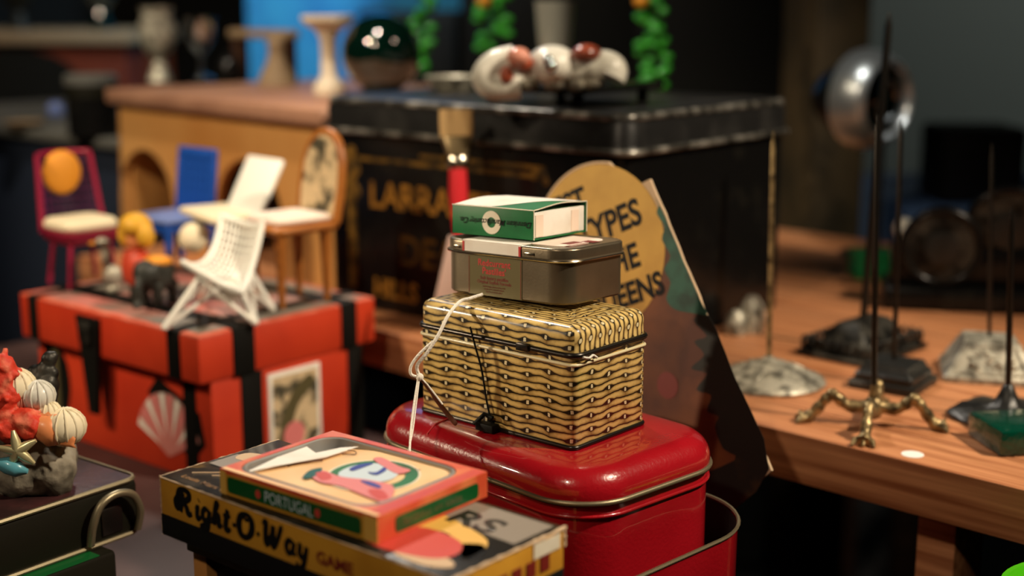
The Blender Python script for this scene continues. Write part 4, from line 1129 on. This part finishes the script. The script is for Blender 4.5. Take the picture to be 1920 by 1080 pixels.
# ---------------------------------------------------------------- desk spikes on the pine table
def spike(label, foot, rb, rt, rrad, mrod, build, bz=.012, az=44):
    """foot: pixel of the centre of the base on the table; rb/rt: pixels of rod bottom / rod top"""
    p = onz(*foot, WZ + .0003)
    o = thing('desk_spike', label, 'bill spike', p, az=az, group='desk spikes standing on the pine table')
    dist = (Vector((p.x, p.y, 0)) - Vector((0, 0, 0))).length
    # rod top: keep it above the foot, at the same forward distance
    r = ray(*rt); t = p.y / r[1]; top = Vector((r[0]*t, p.y, ZC + r[2]*t))
    b = Vector((p.x, p.y, WZ + bz))
    lb, lt_ = loc_l(o, b), loc_l(o, top)
    L = (lt_ - lb).length
    tb('rod', [lb, lb.lerp(lt_, .5), lb.lerp(lt_, 1-.012/L), lt_], [rrad, rrad, rrad*.95, .0003], K[mrod], o, 10)
    build(o); return o
def dome(o):
    prof = [(0, 0), (.044, 0), (.0455, .002), (.044, .004), (.036, .0075), (.024, .012), (.014, .0165), (.006, .0185), (.004, .021), (0, .022)]
    lt('dome_base', prof, K['pewter'], o, 48)
    bm = bmesh.new(); random.seed(2)
    for k in range(22):
        a = k*2*PI/22; r0 = .030 - (.004 if k % 2 else 0)
        tube(bm, [(r0*math.cos(a), r0*math.sin(a), .0088), ((r0-.010)*math.cos(a+.18), (r0-.010)*math.sin(a+.18), .0142)], [.0018, .0010], 6)
    obj('relief', bm, K['pewter'], o, smooth=60)
spike('desk spike with round embossed pewter dome base next to the sign board', (1440, 716), None, (1450, 246), .0019, 'brass', dome, .018)
def tripod(o):
    bm = bmesh.new(); ell(bm, (0, 0, .013), (.0075, .0075, .009)); tube(bm, [(0, 0, .012), (0, 0, .030)], [.005, .0028], 10); obj('hub', bm, K['brass'], o, smooth=60)
    for (px, py) in ((1618, 838), (1772, 808), (1497, 790), (1648, 758)):
        e_ = loc_l(o, onz(px, py, WZ)); d = e_.normalized(); L = e_.length; s_ = d.cross(Vector((0, 0, 1)))
        bm = bmesh.new()
        P = cr([d*.002 + Vector((0, 0, .014)), d*L*.34 + Vector((0, 0, .0135)), d*L*.55 + Vector((0, 0, .0215)), d*L*.66 + Vector((0, 0, .0165)), d*L*.84 + Vector((0, 0, .005)), d*L + Vector((0, 0, .0035))], 5)
        n_ = len(P); tube(bm, P, [.0050 - .0012*math.sin(PI*i/(n_-1)) + .0006*math.sin(i*1.9) for i in range(n_)], 8)
        for sgn in (-1, 0, 1):
            tube(bm, [d*L*.86 + Vector((0, 0, .0045)), d*(L*.97) + s_*sgn*.006 + Vector((0, 0, .0035)), d*(L*1.04) + s_*sgn*.0075 + Vector((0, 0, .0012))], [.0028, .0024, .0010], 7)
        ell(bm, d*L*.55 + Vector((0, 0, .0212)), .0044, u=10, v=8, jit=.1)
        obj('claw_leg', bm, K['brass'], o, smooth=60)
spike('desk spike on four bent brass claw legs at the table edge', (1636, 796), None, (1645, 214), .0021, 'darkmetal', tripod, .016)
def square(o):
    bx('plinth', (-.027, .027, -.027, .027, 0, .007), K['blackiron'], o, bev=.0015)
    lf('stepped_base', .048, .048, .004, [(0, .0071), (0, .012), (.004, .015), (.006, .020), (.020, .0215)], K['blackiron'], o, off=(-.024, -.024))
spike('desk spike on a black stepped square base behind the brass claw spike', (1674, 722), None, (1690, 224), .0021, 'darkmetal', square, .021, az=36)
def iron(o):
    n = 12; prof = [(0, 0), (.038, 0), (.040, .003), (.037, .006), (.020, .0085), (.010, .012), (.006, .020), (.0035, .026), (0, .028)]
    bm = bmesh.new(); vs = lathe(bm, prof, 36)
    for v in vs:
        a = math.atan2(v.co.y, v.co.x); rr_ = math.hypot(v.co.x, v.co.y)
        k = 1 + .07*math.cos(6*a) * (rr_ > .015); v.co.x *= k; v.co.y *= k
        v.co.z += .0012*math.sin(9*a)*(rr_ > .018)*(v.co.z > .001)
    obj('cast_base', bm, K['blackiron'], o, smooth=50)
spike('desk spike with lobed black cast iron base at the right edge', (1886, 786), None, (1897, 388), .0023, 'darkmetal', iron, .024)
def trap(o):
    w_ = .036
    bm = bmesh.new(); lv = [(0, 0), (0, .004), (.002, .0055), (.016, .030), (.018, .031)]
    loft(bm, w_*2, w_*2, .003, lv, 4, off=(-w_, -w_)); obj('pyramid_base', bm, K['pewter'], o, smooth=30)
    for sd in range(2):
        bm = bmesh.new(); random.seed(8+sd)
        MM = frame((-w_+.003, 0, .0065), (0, -1, 0), (.50, 0, .87)) if sd == 0 else frame((0, -w_+.003, .0065), (1, 0, 0), (0, .50, .87))
        tube(bm, [MM @ Vector(p) for p in ((-.028, .001, 0), (.028, .001, 0), (.019, .024, 0), (-.019, .024, 0))], .0012, 6, True)
        for _ in range(16):
            ell(bm, MM @ Vector((random.uniform(-.018, .018), random.uniform(.005, .020), .0)), random.uniform(.0016, .0034), u=8, v=6)
        obj('relief_panel', bm, K['pewter'], o, smooth=60)
spike('desk spike on a pewter pyramid base with relief panels', (1850, 700), None, (1860, 268), .0016, 'darkmetal', trap, .030, az=14)
def filigree(o):
    bx('plinth', (-.050, .050, -.036, .036, 0, .005), K['pewterdark'], o, bev=.0015)
    bm = bmesh.new()
    for k in range(14):
        x = -.044 + k*.0068
        for y in (-.030, .030): tube(bm, cr([(x, y, .005), (x-.003, y, .011), (x, y, .017), (x+.003, y, .011), (x, y, .005)], 3), .0012, 6)
    for k in range(9):
        y = -.030 + k*.0075
        for x in (-.045, .045): tube(bm, cr([(x, y, .005), (x, y-.003, .011), (x, y, .017), (x, y+.003, .011), (x, y, .005)], 3), .0012, 6)
    obj('filigree_rail', bm, K['pewterdark'], o, smooth=60)
    lf('raised_base', .078, .050, .012, [(0, .0051), (0, .010), (.006, .020), (.014, .028), (.022, .031)], K['pewterdark'], o, off=(-.039, -.025), n=6)
spike('tall desk spike on a wide dark filigree inkstand base', (1616, 658), None, (1668, 22), .0034, 'darkmetal', filigree, .030, az=44)

# sticker, green glass block, white crystals
stp = onz(1711, 852, WZ + .0001)
o = thing('round_sticker', 'small round white sticker on the pine table top', 'sticker', stp)
bm = bmesh.new(); lathe(bm, [(0, 0), (.0075, 0), (.0075, .0002), (0, .0002)], 24); me_ = obj('disc', bm, K['sticker'], o)
gg = thing('green_glass_block', 'deep emerald textured glass block at the right table edge', 'block', onz(1873, 862, WZ + .0002) + Vector((.002, .004, 0)), az=-8)
bx('block', (0, .05, -.045, 0, 0, .018), K['emerald'], gg, bev=.003)
def small(name, label, cat, loc_, build, group=None, az=40):
    o = thing(name, label, cat, loc_, az=az, group=group); build(o); return o
def cryst(o):
    for (dx, dy, h_, r_) in ((0, 0, .034, .012), (.016, .012, .026, .010), (-.016, .006, .022, .010)):
        lt('crystal', [(0, 0), (r_, 0), (r_*1.15, h_*.3), (r_*.9, h_*.75), (r_*.4, h_), (0, h_)], K['pewter'], o, 7, (dx, dy, 0))
small('crystal_cluster', 'pale crystal ornament behind the dome spike', 'ornament', onz(1408, 622, WZ+.0003), cryst)

# ---------------------------------------------------------------- tray stand and shells on the black tin
tz = BTT + .0004
def on_tin(px, py): return onz(px, py, tz)
sp0 = onz(1085, 205, tz)
ts = thing('black_tray_stand', 'low black square stand with short legs on the black tin', 'stand', sp0, az=38)
SWd = .125
bx('top', (-.01, SWd, -.01, SWd-.01, .013, .019), K['blackgloss'], ts, bev=.002)
for (x, y) in ((0, 0), (SWd-.020, 0), (0, SWd-.03), (SWd-.020, SWd-.03)):
    bx('leg', (x, x+.008, y, y+.008, 0, .0129), K['blackgloss'], ts, bev=.001)
sc0 = thing('shell_wreath', 'ring of white and brown shells standing on the black tin', 'ornament', onz(1032, 166, tz + .0195), az=40)
scz = sc0.location
def W_(px, py, d): return loc_l(sc0, atd(px, py, d))
dd = scz.y / ray(1032, 166)[1]
bm = bmesh.new()
tube(bm, cr([W_(975, 158, dd), W_(925, 160, dd), W_(912, 142, dd), W_(930, 122, dd), W_(965, 112, dd)]), .013, 12)
tube(bm, cr([W_(975, 152, dd), W_(995, 142, dd), W_(1012, 126, dd)]), .008, 12)
o = obj('white_conch', bm, K['shellwhite'], sc0, smooth=60)
bm = bmesh.new(); ell(bm, W_(1035, 122, dd), (.022, .022, .017)); tube(bm, cr([W_(1050, 130, dd), W_(1090, 130, dd), W_(1130, 125, dd), W_(1146, 132, dd), W_(1142, 146, dd)]), [.012]*8+[.014]*16+[.011], 12); obj('white_shell', bm, K['shellwhite'], sc0, smooth=60)
bm = bmesh.new(); ell(bm, W_(972, 106, dd-.02), (.010, .010, .008)); obj('pink_shell', bm, K['shellpink'], sc0, smooth=True)
bm = bmesh.new(); ell(bm, W_(980, 118, dd-.008), (.013, .010, .007)); ell(bm, W_(950, 142, dd-.012), (.006, .006, .008)); obj('brown_shell', bm, K['shellbrown'], sc0, smooth=True)
bm = bmesh.new(); ell(bm, W_(1100, 100, dd-.01), (.014, .012, .008)); obj('brown_shell', bm, K['shellbrown'], sc0, smooth=True)
bm = bmesh.new(); ell(bm, W_(1032, 124, dd-.03), .006, u=20, v=14); ell(bm, W_(1028, 114, dd-.032), .005, u=20, v=14); obj('glass_bead', bm, K['chrome'], sc0, smooth=True)
bm = bmesh.new()
for x, y, r in ((990, 160, .010), (1040, 158, .010), (1080, 158, .010), (1110, 156, .010)): ell(bm, W_(x, y-2, dd), (r, r, .007))
obj('shell_base', bm, K['coral'], sc0, smooth=True)
def cup(o):
    lt('bowl', [(0, .002), (.014, .002), (.015, .006), (.020, .04), (.023, .064), (.0215, .064), (.0185, .04), (.013, .007), (0, .006)], K['chrome'] if False else mat('smoky_glass', rgb(150, 150, 140), .12, .4), o, 32)
gcup = thing('glass_tumbler', 'smoky glass tumbler standing behind the shell wreath', 'glass', atd(1034, 96, dd+.06)); cup(gcup)
gcup.location = onz(1040, 158, tz) ; gcup.scale = (1, 1, 1.45)
small('grey_dish', 'small grey stone dish left of the shell wreath on the black tin', 'dish', onz(850, 172, tz), lambda o: lt('bowl', [(0, 0), (.018, 0), (.026, .010), (.030, .016), (.027, .016), (.020, .008), (0, .006)], K['pewter'], o, 28))
small('wicker_coaster', 'dark round coaster under nothing near the right of the black tin', 'coaster', onz(1175, 196, tz), lambda o: lt('disc', [(0, 0), (.03, 0), (.032, .004), (0, .005)], K['blackgloss'], o, 24)) if False else None

# hanging strands of green beads (three, in front of the dark wall)
def strand(px0, px1, y1, d, label, wd=1, amber=True):
    a = atd(px0, -160, d); b = atd(px1, y1, d)
    o = thing('bead_strand', label, 'bead garland', a, group='green bead garlands hanging behind the black tin')
    v = b - a; n = int(v.length / .011)
    bm = bmesh.new(); random.seed(int(px0))
    for k in range(n):
        c = v * (k/n)
        for _ in range(int(3*wd)):
            ell(bm, c + Vector((random.uniform(-.014, .014)*wd, random.uniform(-.01, .01), random.uniform(-.005, .005))), (.0085*random.uniform(.7, 1.1), .006, .0055), u=12, v=8)
    g_ = obj('green_beads', bm, K['beadgreen'], o, smooth=True); g_['kind'] = 'stuff'
    tb('cord', [Vector((0, 0, 3.0 - a.z)), v], .0008, K['ink'], o)
    if amber:
        t = (0 - (-160)) / (y1 + 160); bm = bmesh.new(); ell(bm, v*t + Vector((-.012, -.02, 0)), .010); obj('amber_bead', bm, K['amber'], o, smooth=True)
    return o
strand(800, 788, 150, 1.9, 'narrow green bead garland beside the dark glass globe', .9, False)
strand(925, 925, 104, 1.9, 'wide green bead garland behind the pink shell', 1.6, True)
strand(1205, 1232, 172, 1.75, 'green bead garland hanging at the right end of the black tin', 1.25, True)
# rail the garlands hang from (above the frame)
gr_ = thing('garland_rail', 'dark rail the green bead garlands hang from', 'rail', Vector((-.6, 2.02, 1.585)), rz=0)

# ---------------------------------------------------------------- honey wood bench behind the chairs
bn0 = onz(622, 205, 1.09)
bn = thing('arched_wood_box', 'honey coloured wooden box with arched openings and pinkish board top', 'box', Vector((bn0.x, bn0.y, WZ+.0003)), az=47)
BLn = (onz(232, 166, 1.09) - bn0).length; bh = 1.09 - WZ
# front panel with two arches: plane x=0, y from 0 to BLn
def arch_panel(bm, L, h, arches, th):
    top_ = h; P = [(0, 0)]
    for (c, r, hh) in arches:
        P.append((c-r, 0))
        for k in range(13):
            a = PI - PI*k/12; P.append((c + r*math.cos(a), hh - r + r*math.sin(a)) if hh > r else (c + r*math.cos(a), hh*math.sin(a)))
        P.append((c+r, 0))
    P += [(L, 0), (L, h), (0, h)]
    fr_ = [bm.verts.new((0, y, z)) for y, z in P]; bk_ = [bm.verts.new((th, y, z)) for y, z in P]
    bm.faces.new(fr_); bm.faces.new(bk_[::-1])
    for i in range(len(P)): bm.faces.new((fr_[i], bk_[i], bk_[(i+1) % len(P)], fr_[(i+1) % len(P)]))
bm = bmesh.new(); arch_panel(bm, BLn, bh-.018, ((.165, .070, .125), (.40, .068, .118)), .01); obj('front_panel', bm, K['orange_wood'], bn)
bx('side_panel', (.0102, .12, 0, .01, 0, bh-.018), K['orange_wood'], bn)
bx('side_panel', (.0102, .12, BLn-.01, BLn, 0, bh-.018), K['orange_wood'], bn)
bx('back_panel', (.1202, .13, 0, BLn, 0, bh-.018), K['wood_dark'], bn)
bx('top_board', (-.012, .34, .002, BLn+.012, bh-.0178, bh), K['pinkwood'], bn, bev=.003)
bt_top = WZ + .0003 + bh
# bird bath pedestal etc on the bench
pz = bt_top + .0003
def pedestal(o):
    lt('pedestal', [(0, 0), (.024, 0), (.024, .010), (.018, .016), (.0125, .024), (.0115, .05), (.0125, .072), (.018, .080), (.018, .082), (0, .082)], K['stone'], o, 32)
    lt('basin', [(0, .0822), (.018, .0822), (.034, .090), (.040, .096), (.040, .102), (.037, .102), (.030, .094), (0, .090)], K['stone'], o, 32)
small('bird_bath', 'small cream stone bird bath pedestal on the wood box', 'bird bath', onz(618, 176, pz), pedestal).scale = (.78, .78, .90)
def urn(m, s=1):
    def f_(o): lt('body', [(0, 0), (.014*s, 0), (.010*s, .010*s), (.006*s, .022*s), (.016*s, .036*s), (.022*s, .054*s), (.016*s, .072*s), (.019*s, .080*s), (0, .078*s)], K[m], o, 28)
    return f_
small('stone_figure', 'small taupe bell shaped ornament left of the bird bath', 'ornament', onz(520, 158, pz), lambda o: lt('body', [(0, 0), (.026, 0), (.024, .008), (.013, .030), (.010, .045), (.013, .054), (.008, .062), (0, .064)], K['taupe'], o, 24))
small('glass_goblet', 'tall silvery goblet with a bright glint on the wood box', 'goblet', onz(378, 150, pz), lambda o: lt('bowl', [(0, 0), (.018, 0), (.016, .003), (.004, .008), (.003, .034), (.012, .044), (.020, .060), (.021, .086), (.019, .086), (.017, .060), (0, .048)], K['chrome'], o, 28))
small('pewter_urn', 'dull pewter urn left of the goblet on the wood box', 'urn', onz(300, 152, pz), urn('pewter', 1.25))
def toys(o):
    lt('body', [(0, 0), (.012, 0), (.017, .014), (.012, .030), (.006, .034), (.006, .04), (0, .042)], K['blackgloss'], o, 24)
small('dark_bottle', 'squat dark glossy bottle right of the goblet', 'bottle', onz(430, 152, pz), toys)
def bridge(o):
    bx('deck', (-.012, .012, -.10, .035, .058, .070), K['taupe'], o, bev=.003)
    bx('post', (-.010, .010, -.095, -.080, 0, .0578), K['wood_dark'], o, bev=.002)
    bx('post', (-.010, .010, .015, .030, 0, .0578), K['wood_dark'], o, bev=.002)
small('low_shelf_stand', 'low taupe topped stand between the bottle and the bird bath', 'stand', onz(470, 150, pz), bridge, az=44)

# dark glass globe on the black tin's far left, behind
gz = atd(715, 100, 1.62)
gl_ = thing('dark_glass_globe', 'dark green glass fishing float with bright glints behind the black tin', 'globe', Vector((gz.x, gz.y, bt_top)), rz=0)
rg = 74*1.62/2600
bm = bmesh.new(); ell(bm, (0, 0, gz.z - bt_top), rg, u=48, v=32); obj('globe', bm, K['bottleglass'], gl_, smooth=True)
# netting stand
lt('stand', [(0, .0), (.03, 0), (.022, .008), (.014, gz.z-bt_top-rg+.004), (0, gz.z-bt_top-rg+.003)], K['blackiron'], gl_, 24)
gl_.location.z = bt_top + .0003 if False else gl_.location.z

# shelf that carries the globe (runs behind the tin and the bench)
bs = thing('rear_cabinet', 'tall black cabinet behind the tins carrying the glass globe', 'cabinet', Vector((gz.x-.10, gz.y+.02, 0)), az=44)
# ---------------------------------------------------------------- navy cabinet at the left rear with canister
ncz = 1.018
nc0 = onz(238, 262, ncz)
nv = thing('navy_cabinet', 'navy cloth covered cabinet with a grey top at the far left', 'cabinet', Vector((nc0.x, nc0.y, 0)), az=42)
bx('body', (0, .5, .0, .75, 0, ncz-.014), K['navy'], nv, bev=.003)
bx('top', (-.012, .51, -.01, .76, ncz-.0138, ncz), K['greytop'], nv, bev=.003)
def can(o):
    lt('body', [(0, 0), (.034, 0), (.034, .060), (0, .060)], K['blackgloss'], o, 32)
    lt('band', [(.0342, .052), (.0355, .053), (.0355, .069), (.034, .070), (0, .070)], K['oliveside'], o, 32)
    lt('lid', [(0, .0702), (.036, .0702), (.036, .080), (.032, .083), (0, .083)], K['greytop'], o, 32)
small('black_canister', 'black canister with a dull grey lid on the navy cabinet', 'canister', onz(180, 262, ncz+.0003) + Vector((-.02, .06, 0)), can)
small('pale_trinket', 'small lavender trinket beside the black canister', 'trinket', onz(105, 216, ncz+.0003), lambda o: lt('body', [(0, 0), (.012, 0), (.014, .010), (.008, .02), (0, .022)], K['palepaint'], o, 20))
small('cream_dish', 'shallow cream dish on the navy cabinet at the far left', 'dish', onz(45, 240, ncz+.0003), lambda o: lt('bowl', [(0, 0), (.02, 0), (.030, .010), (.028, .010), (.018, .003), (0, .003)], K['taupe'], o, 28))
# brown dresser behind
dz = 1.09
dr = thing('brown_dresser', 'dark red brown wooden dresser with arched front at the far left rear', 'dresser', Vector((-1.66, 2.95, 0)), rz=0)
bx('case', (0, .85, 0, .4, 0, dz+.02), K['brownrust'], dr, bev=.004)
bx('top', (-.02, .87, -.02, .41, dz+.0201, dz+.045), K['taupe'], dr, bev=.004)
bm = bmesh.new()
for c in (.27, .62): patch(None, [(c-.13, .85), (c+.13, .85), (c+.13, 1.03)] + [(c+.13*math.cos(a), 1.03+.07*math.sin(a)) for a in [k*PI/10 for k in range(1, 10)]] + [(c-.13, 1.03)], frame((0, 0, 0), (1, 0, 0), (0, 0, 1)), None, th=.006, bmx=bm)
obj('door', bm, K['black'], dr)
small('olive_vase', 'olive vase standing on the brown dresser', 'vase', Vector((-1.08, 3.1, dz+.0453)), urn('oliveside', 1.8))
small('dark_teal_vase', 'dark teal vase standing on the brown dresser', 'vase', Vector((-.90, 3.1, dz+.0453)), urn('bottleglass', 2.0))

# blue panel behind, on the rear cabinet line
bl_ = thing('blue_notice_board', 'bright blue painted board standing at the rear wall', 'board', Vector((-.62, 3.3, 0)), rz=0)
bx('sheet', (.0, .52, 0, .02, .75, 2.0), K['bluewall'], bl_, bev=.002)
for x in (.02, .46): bx('leg', (x, x+.04, .0201, .06, 0, 1.9), K['wood_dark'], bl_)
bx('base_rail', (0, .52, .0202, .05, .70, .7495), K['wood_dark'], bl_)

# ---------------------------------------------------------------- right rear: lamp, column, machine
pl = thing('slate_screen', 'slate grey room divider screen at the right rear', 'screen', Vector((.78, 3.6, 0)), rz=0)
bx('panel', (0, 1.6, 0, .04, .02, 2.4), K['wall'], pl, bev=.003)
for x in (.1, 1.4): bx('foot', (x, x+.08, -.12, .18, 0, .0195), K['wood_dark'], pl)
cl = thing('olive_cabinet', 'tall narrow olive brown cabinet standing behind the desk spikes', 'cabinet', Vector((.445, 2.05, 0)), rz=math.radians(14))
bx('case', (0, .085, 0, .12, 0, 1.75), K['olivebrown'], cl, bev=.004)
bx('door', (.006, .079, -.006, -.0002, .02, 1.73), K['olivebrown'], cl, bev=.002)
bkc = thing('dark_filler_box', 'tall plain black filler box keeping the area behind the tin dark', 'cabinet', Vector((-.10, 2.75, 0)), rz=0)  # made-up black box, stands in for the darkness behind the tin
bx('case', (0, .68, 0, .35, 0, 1.9), K['black'], bkc, bev=.004)
bx('door', (.01, .335, -.012, -.0002, .04, 1.88), K['black'], bkc, bev=.003); bx('door', (.345, .67, -.012, -.0002, .04, 1.88), K['black'], bkc, bev=.003)
lb_ = thing('low_dark_filler_box', 'low black filler box left of the tall black one at the rear', 'cabinet', Vector((-.30, 2.75, 0)), rz=0)  # made-up black box, fills the dark area beside the globe
bx('case', (0, .19, 0, .35, 0, 1.178), K['black'], lb_, bev=.004); bx('door', (.01, .18, -.012, -.0002, .04, 1.16), K['black'], lb_, bev=.003)
# chrome lamp, axis pointing right and towards the viewer
lc_ = atd(1655, 188, 1.62)
lm = thing('chrome_lamp', 'old chrome rimmed spotlight on a black stand behind the desk spikes', 'lamp', Vector((lc_.x-.02, lc_.y, WZ+.0003)), rz=0)
ax = Vector((.62, -.78, 0)).normalized(); M = ax.to_track_quat('Z', 'Y').to_matrix().to_4x4()
cc = Vector((.02, 0, lc_.z - WZ))
def lat(name, prof, m): bm = bmesh.new(); lathe(bm, prof, 40, cc, M); obj(name, bm, m, lm, smooth=40)
lat('housing', [(0, -.085), (.028, -.082), (.036, -.070), (.046, -.05), (.047, -.030)], K['blackgloss'])
lat('rim', [(.047, -.040), (.058, -.034), (.060, -.026), (.056, -.006), (.050, .006), (.045, .010), (.041, .006), (.040, -.002)], K['alu'])
lat('lens', [(0, .004), (.02, .003), (.0405, -.001)], K['bottleglass'])
lat('bulb_ring', [(.016, .004), (.020, .007), (.024, .004), (.020, .002), (.016, .004)], K['chrome'])
tb('pole', [(0.02, 0, .006), (.02, 0, lc_.z-WZ-.05)], .006, K['blackiron'], lm)
lt('base', [(0, 0), (.04, 0), (.042, .004), (.01, .010), (0, .012)], K['blackiron'], lm, 28, (.02, 0, 0))
# candle like brass tube above the lamp
small('brass_tube', 'brass candle tube on the olive cabinet front', 'tube', atd(1590, -60, 1.98), lambda o: tb('tube', [(0, 0, -.08), (0, 0, .05)], .011, K['brass'], o, 12)) if False else None
# black machine with round dials
mc = thing('black_film_projector', 'black machine with two round reels behind the pewter pyramid spike', 'projector', onz(1790, 598, WZ+.0003) + Vector((0, .05, 0)), rz=math.radians(-12))
bx('base', (-.055, .14, -.02, .06, 0, .022), K['blackgloss'], mc, bev=.003)
bm = bmesh.new(); box(bm, -.048, .135, .0, .045, .0222, .060, bev=.004); obj('housing', bm, K['blackgloss'], mc, smooth=35)
for (x, z, r, y) in ((-.002, .062, .036, -.006), (.062, .078, .040, .012)):
    Mr = Matrix.Translation((x, y, z)) @ Matrix.Rotation(PI/2, 4, 'X')
    bm = bmesh.new(); tube(bm, [Mr @ Vector((r*math.cos(a), r*math.sin(a), 0)) for a in [k*2*PI/32 for k in range(32)]], .0045, 8, True); reel = obj('reel', bm, K['blackgloss'], mc, smooth=60)
    bm = bmesh.new(); lathe(bm, [(0, -.002), (r*.92, -.002), (r*.92, .002), (0, .002)], 28, (0, 0, 0), Mr); d_ = obj('disc', bm, K['pewterdark'], mc); 
    bm = bmesh.new(); lathe(bm, [(0, .004), (r*.45, .004), (r*.45, .008), (0, .010)], 24, (0, 0, 0), Mr); obj('hub', bm, K['blackiron'], mc, smooth=40)
small('emerald_box', 'small emerald green box behind the dark spike rods', 'box', onz(1668, 560, WZ+.0003) + Vector((.03, .12, 0)), lambda o: (bx('body', (-.04, .05, -.02, .02, 0, .020), K['greenbox'], o), bx('lid', (-.041, .051, -.021, .021, .0201, .029), K['greenbox'], o)), az=90)
small('glass_ball_ornament', 'pale round glass knob on a stem left of the black projector', 'knob', onz(1722, 585, WZ+.0003) + Vector((.01, .10, 0)), lambda o: (lt('stem', [(0, 0), (.012, 0), (.005, .006), (.004, .055), (0, .055)], K['blackiron'], o, 20), lt('knob', [(0, .0552), (.008, .056), (.012, .066), (.008, .076), (0, .078)], K['shellwhite'], o, 24)))
bt2 = thing('blue_draped_table', 'table draped in dull blue cloth at the right rear', 'table', Vector((.66, 2.3, 0)), rz=0)
bx('top', (0, .7, 0, .5, .820, .848), K['wood_dark'], bt2)
bx('blue_cloth', (-.005, .705, -.006, .505, .50, .856), K['bluecloth'], bt2, bev=.003)
for (x, y) in ((.02, .02), (.64, .02), (.02, .44), (.64, .44)): bx('leg', (x, x+.04, y, y+.04, 0, .499), K['wood_dark'], bt2)
bb = thing('black_speaker_box', 'square black speaker box on the blue draped table', 'speaker', Vector((.735, 2.36, .8565)), rz=0)
bx('case', (0, .145, 0, .14, 0, .13), K['black'], bb, bev=.008); 
bx('grille', (.008, .137, -.003, -.0002, .008, .122), K['ink'], bb, bev=.001)

# green glazed dish in the lower right corner on a small dark stand
sdp = atd(1905, 1072, .80)
ss = thing('dark_side_stand', 'dark wooden stool carrying the green dish at the lower right', 'stool', Vector((sdp.x+.04, sdp.y-.05, 0)), rz=.2)
bx('top', (-.07, .12, -.06, .06, .829, .845), K['wood_dark'], ss, bev=.002)
for (x, y) in ((-.06, -.05), (.095, -.05), (-.06, .04), (.095, .04)): bx('leg', (x, x+.015, y, y+.015, 0, .8289), K['wood_dark'], ss)
gd = thing('green_glazed_dish', 'bright green glazed leaf dish at the bottom right corner', 'dish', Vector((sdp.x+.040, sdp.y-.012, .8453)), rz=.2)
lt('dish', [(0, 0), (.022, 0), (.045, .010), (.050, .024), (.047, .024), (.040, .011), (0, .004)], K['leafgreen'], gd, 40)
print('RZ', RZ, 'BZ', BZ, 'WT', WT, 'STZ', STZ, 'green z', sdp.z)
# remove helper empties left without parts
for o in (gr_, bs): bpy.data.objects.remove(o)

# ---------------------------------------------------------------- third level: pieces that belong to a part
def under(root, part, *names):
    ps = [c for c in root.children if c.name.split('.')[0] == part]
    for c in list(root.children):
        if c.name.split('.')[0] in names and c not in ps: c.parent = ps[0]
under(sv, 'body', 'body_label', 'label_border', 'label_lettering'); under(sv, 'lid', 'lid_rim', 'lid_label', 'lid_label_border', 'top_label', 'top_label_print', 'hinge_slot')
under(bk, 'lid', 'lid_rim', 'clasp', 'cord'); under(bk, 'body', 'bottom_rim', 'bead', 'bottom_catch', 'hasp')
under(red, 'lid', 'rim', 'seam'); under(red, 'body', 'bead'); under(tray, 'body', 'rim', 'inside')
under(gb, 'sleeve', 'ring_print', 'lettering', 'worn_edge', 'top_label'); under(gb, 'tray', 'tray_tab')
under(rw, 'top_sheet', 'grey_print', 'yellow_print', 'red_print', 'dark_print', 'cream_print', 'line_print')
under(rw, 'body', 'lower_band', 'script_lettering', 'faded_print', 'cream_label', 'worn_edge', 'lettering')
under(pt, 'sleeve', 'front_strip', 'end_strip', 'yellow_corner', 'side_band', 'green_panel', 'lettering', 'red_flower')
under(pt, 'printed_sheet', 'green_ring', 'ring_outline', 'white_print', 'pink_print', 'red_print', 'blue_print', 'leaf_print', 'ring_lettering', 'curl_line_print', 'white_flap')
under(sg, 'board', 'shaded_brown_print', 'yellow_circle', 'green_foliage', 'shaded_tree_print', 'dark_disc_print', 'lettering')
under(bt, 'lid', 'lower_rim', 'upper_rim'); under(bt, 'body', 'lettering', 'gold_border')
under(tk, 'latch', 'latch_plate'); under(tk, 'lid', 'lid_edge', 'lid_paper'); under(tk, 'fan_label', 'fan_stripe', 'fan_dark_backing')
under(tk, 'picture_label', 'picture_print', 'leaf_print', 'flower_print')
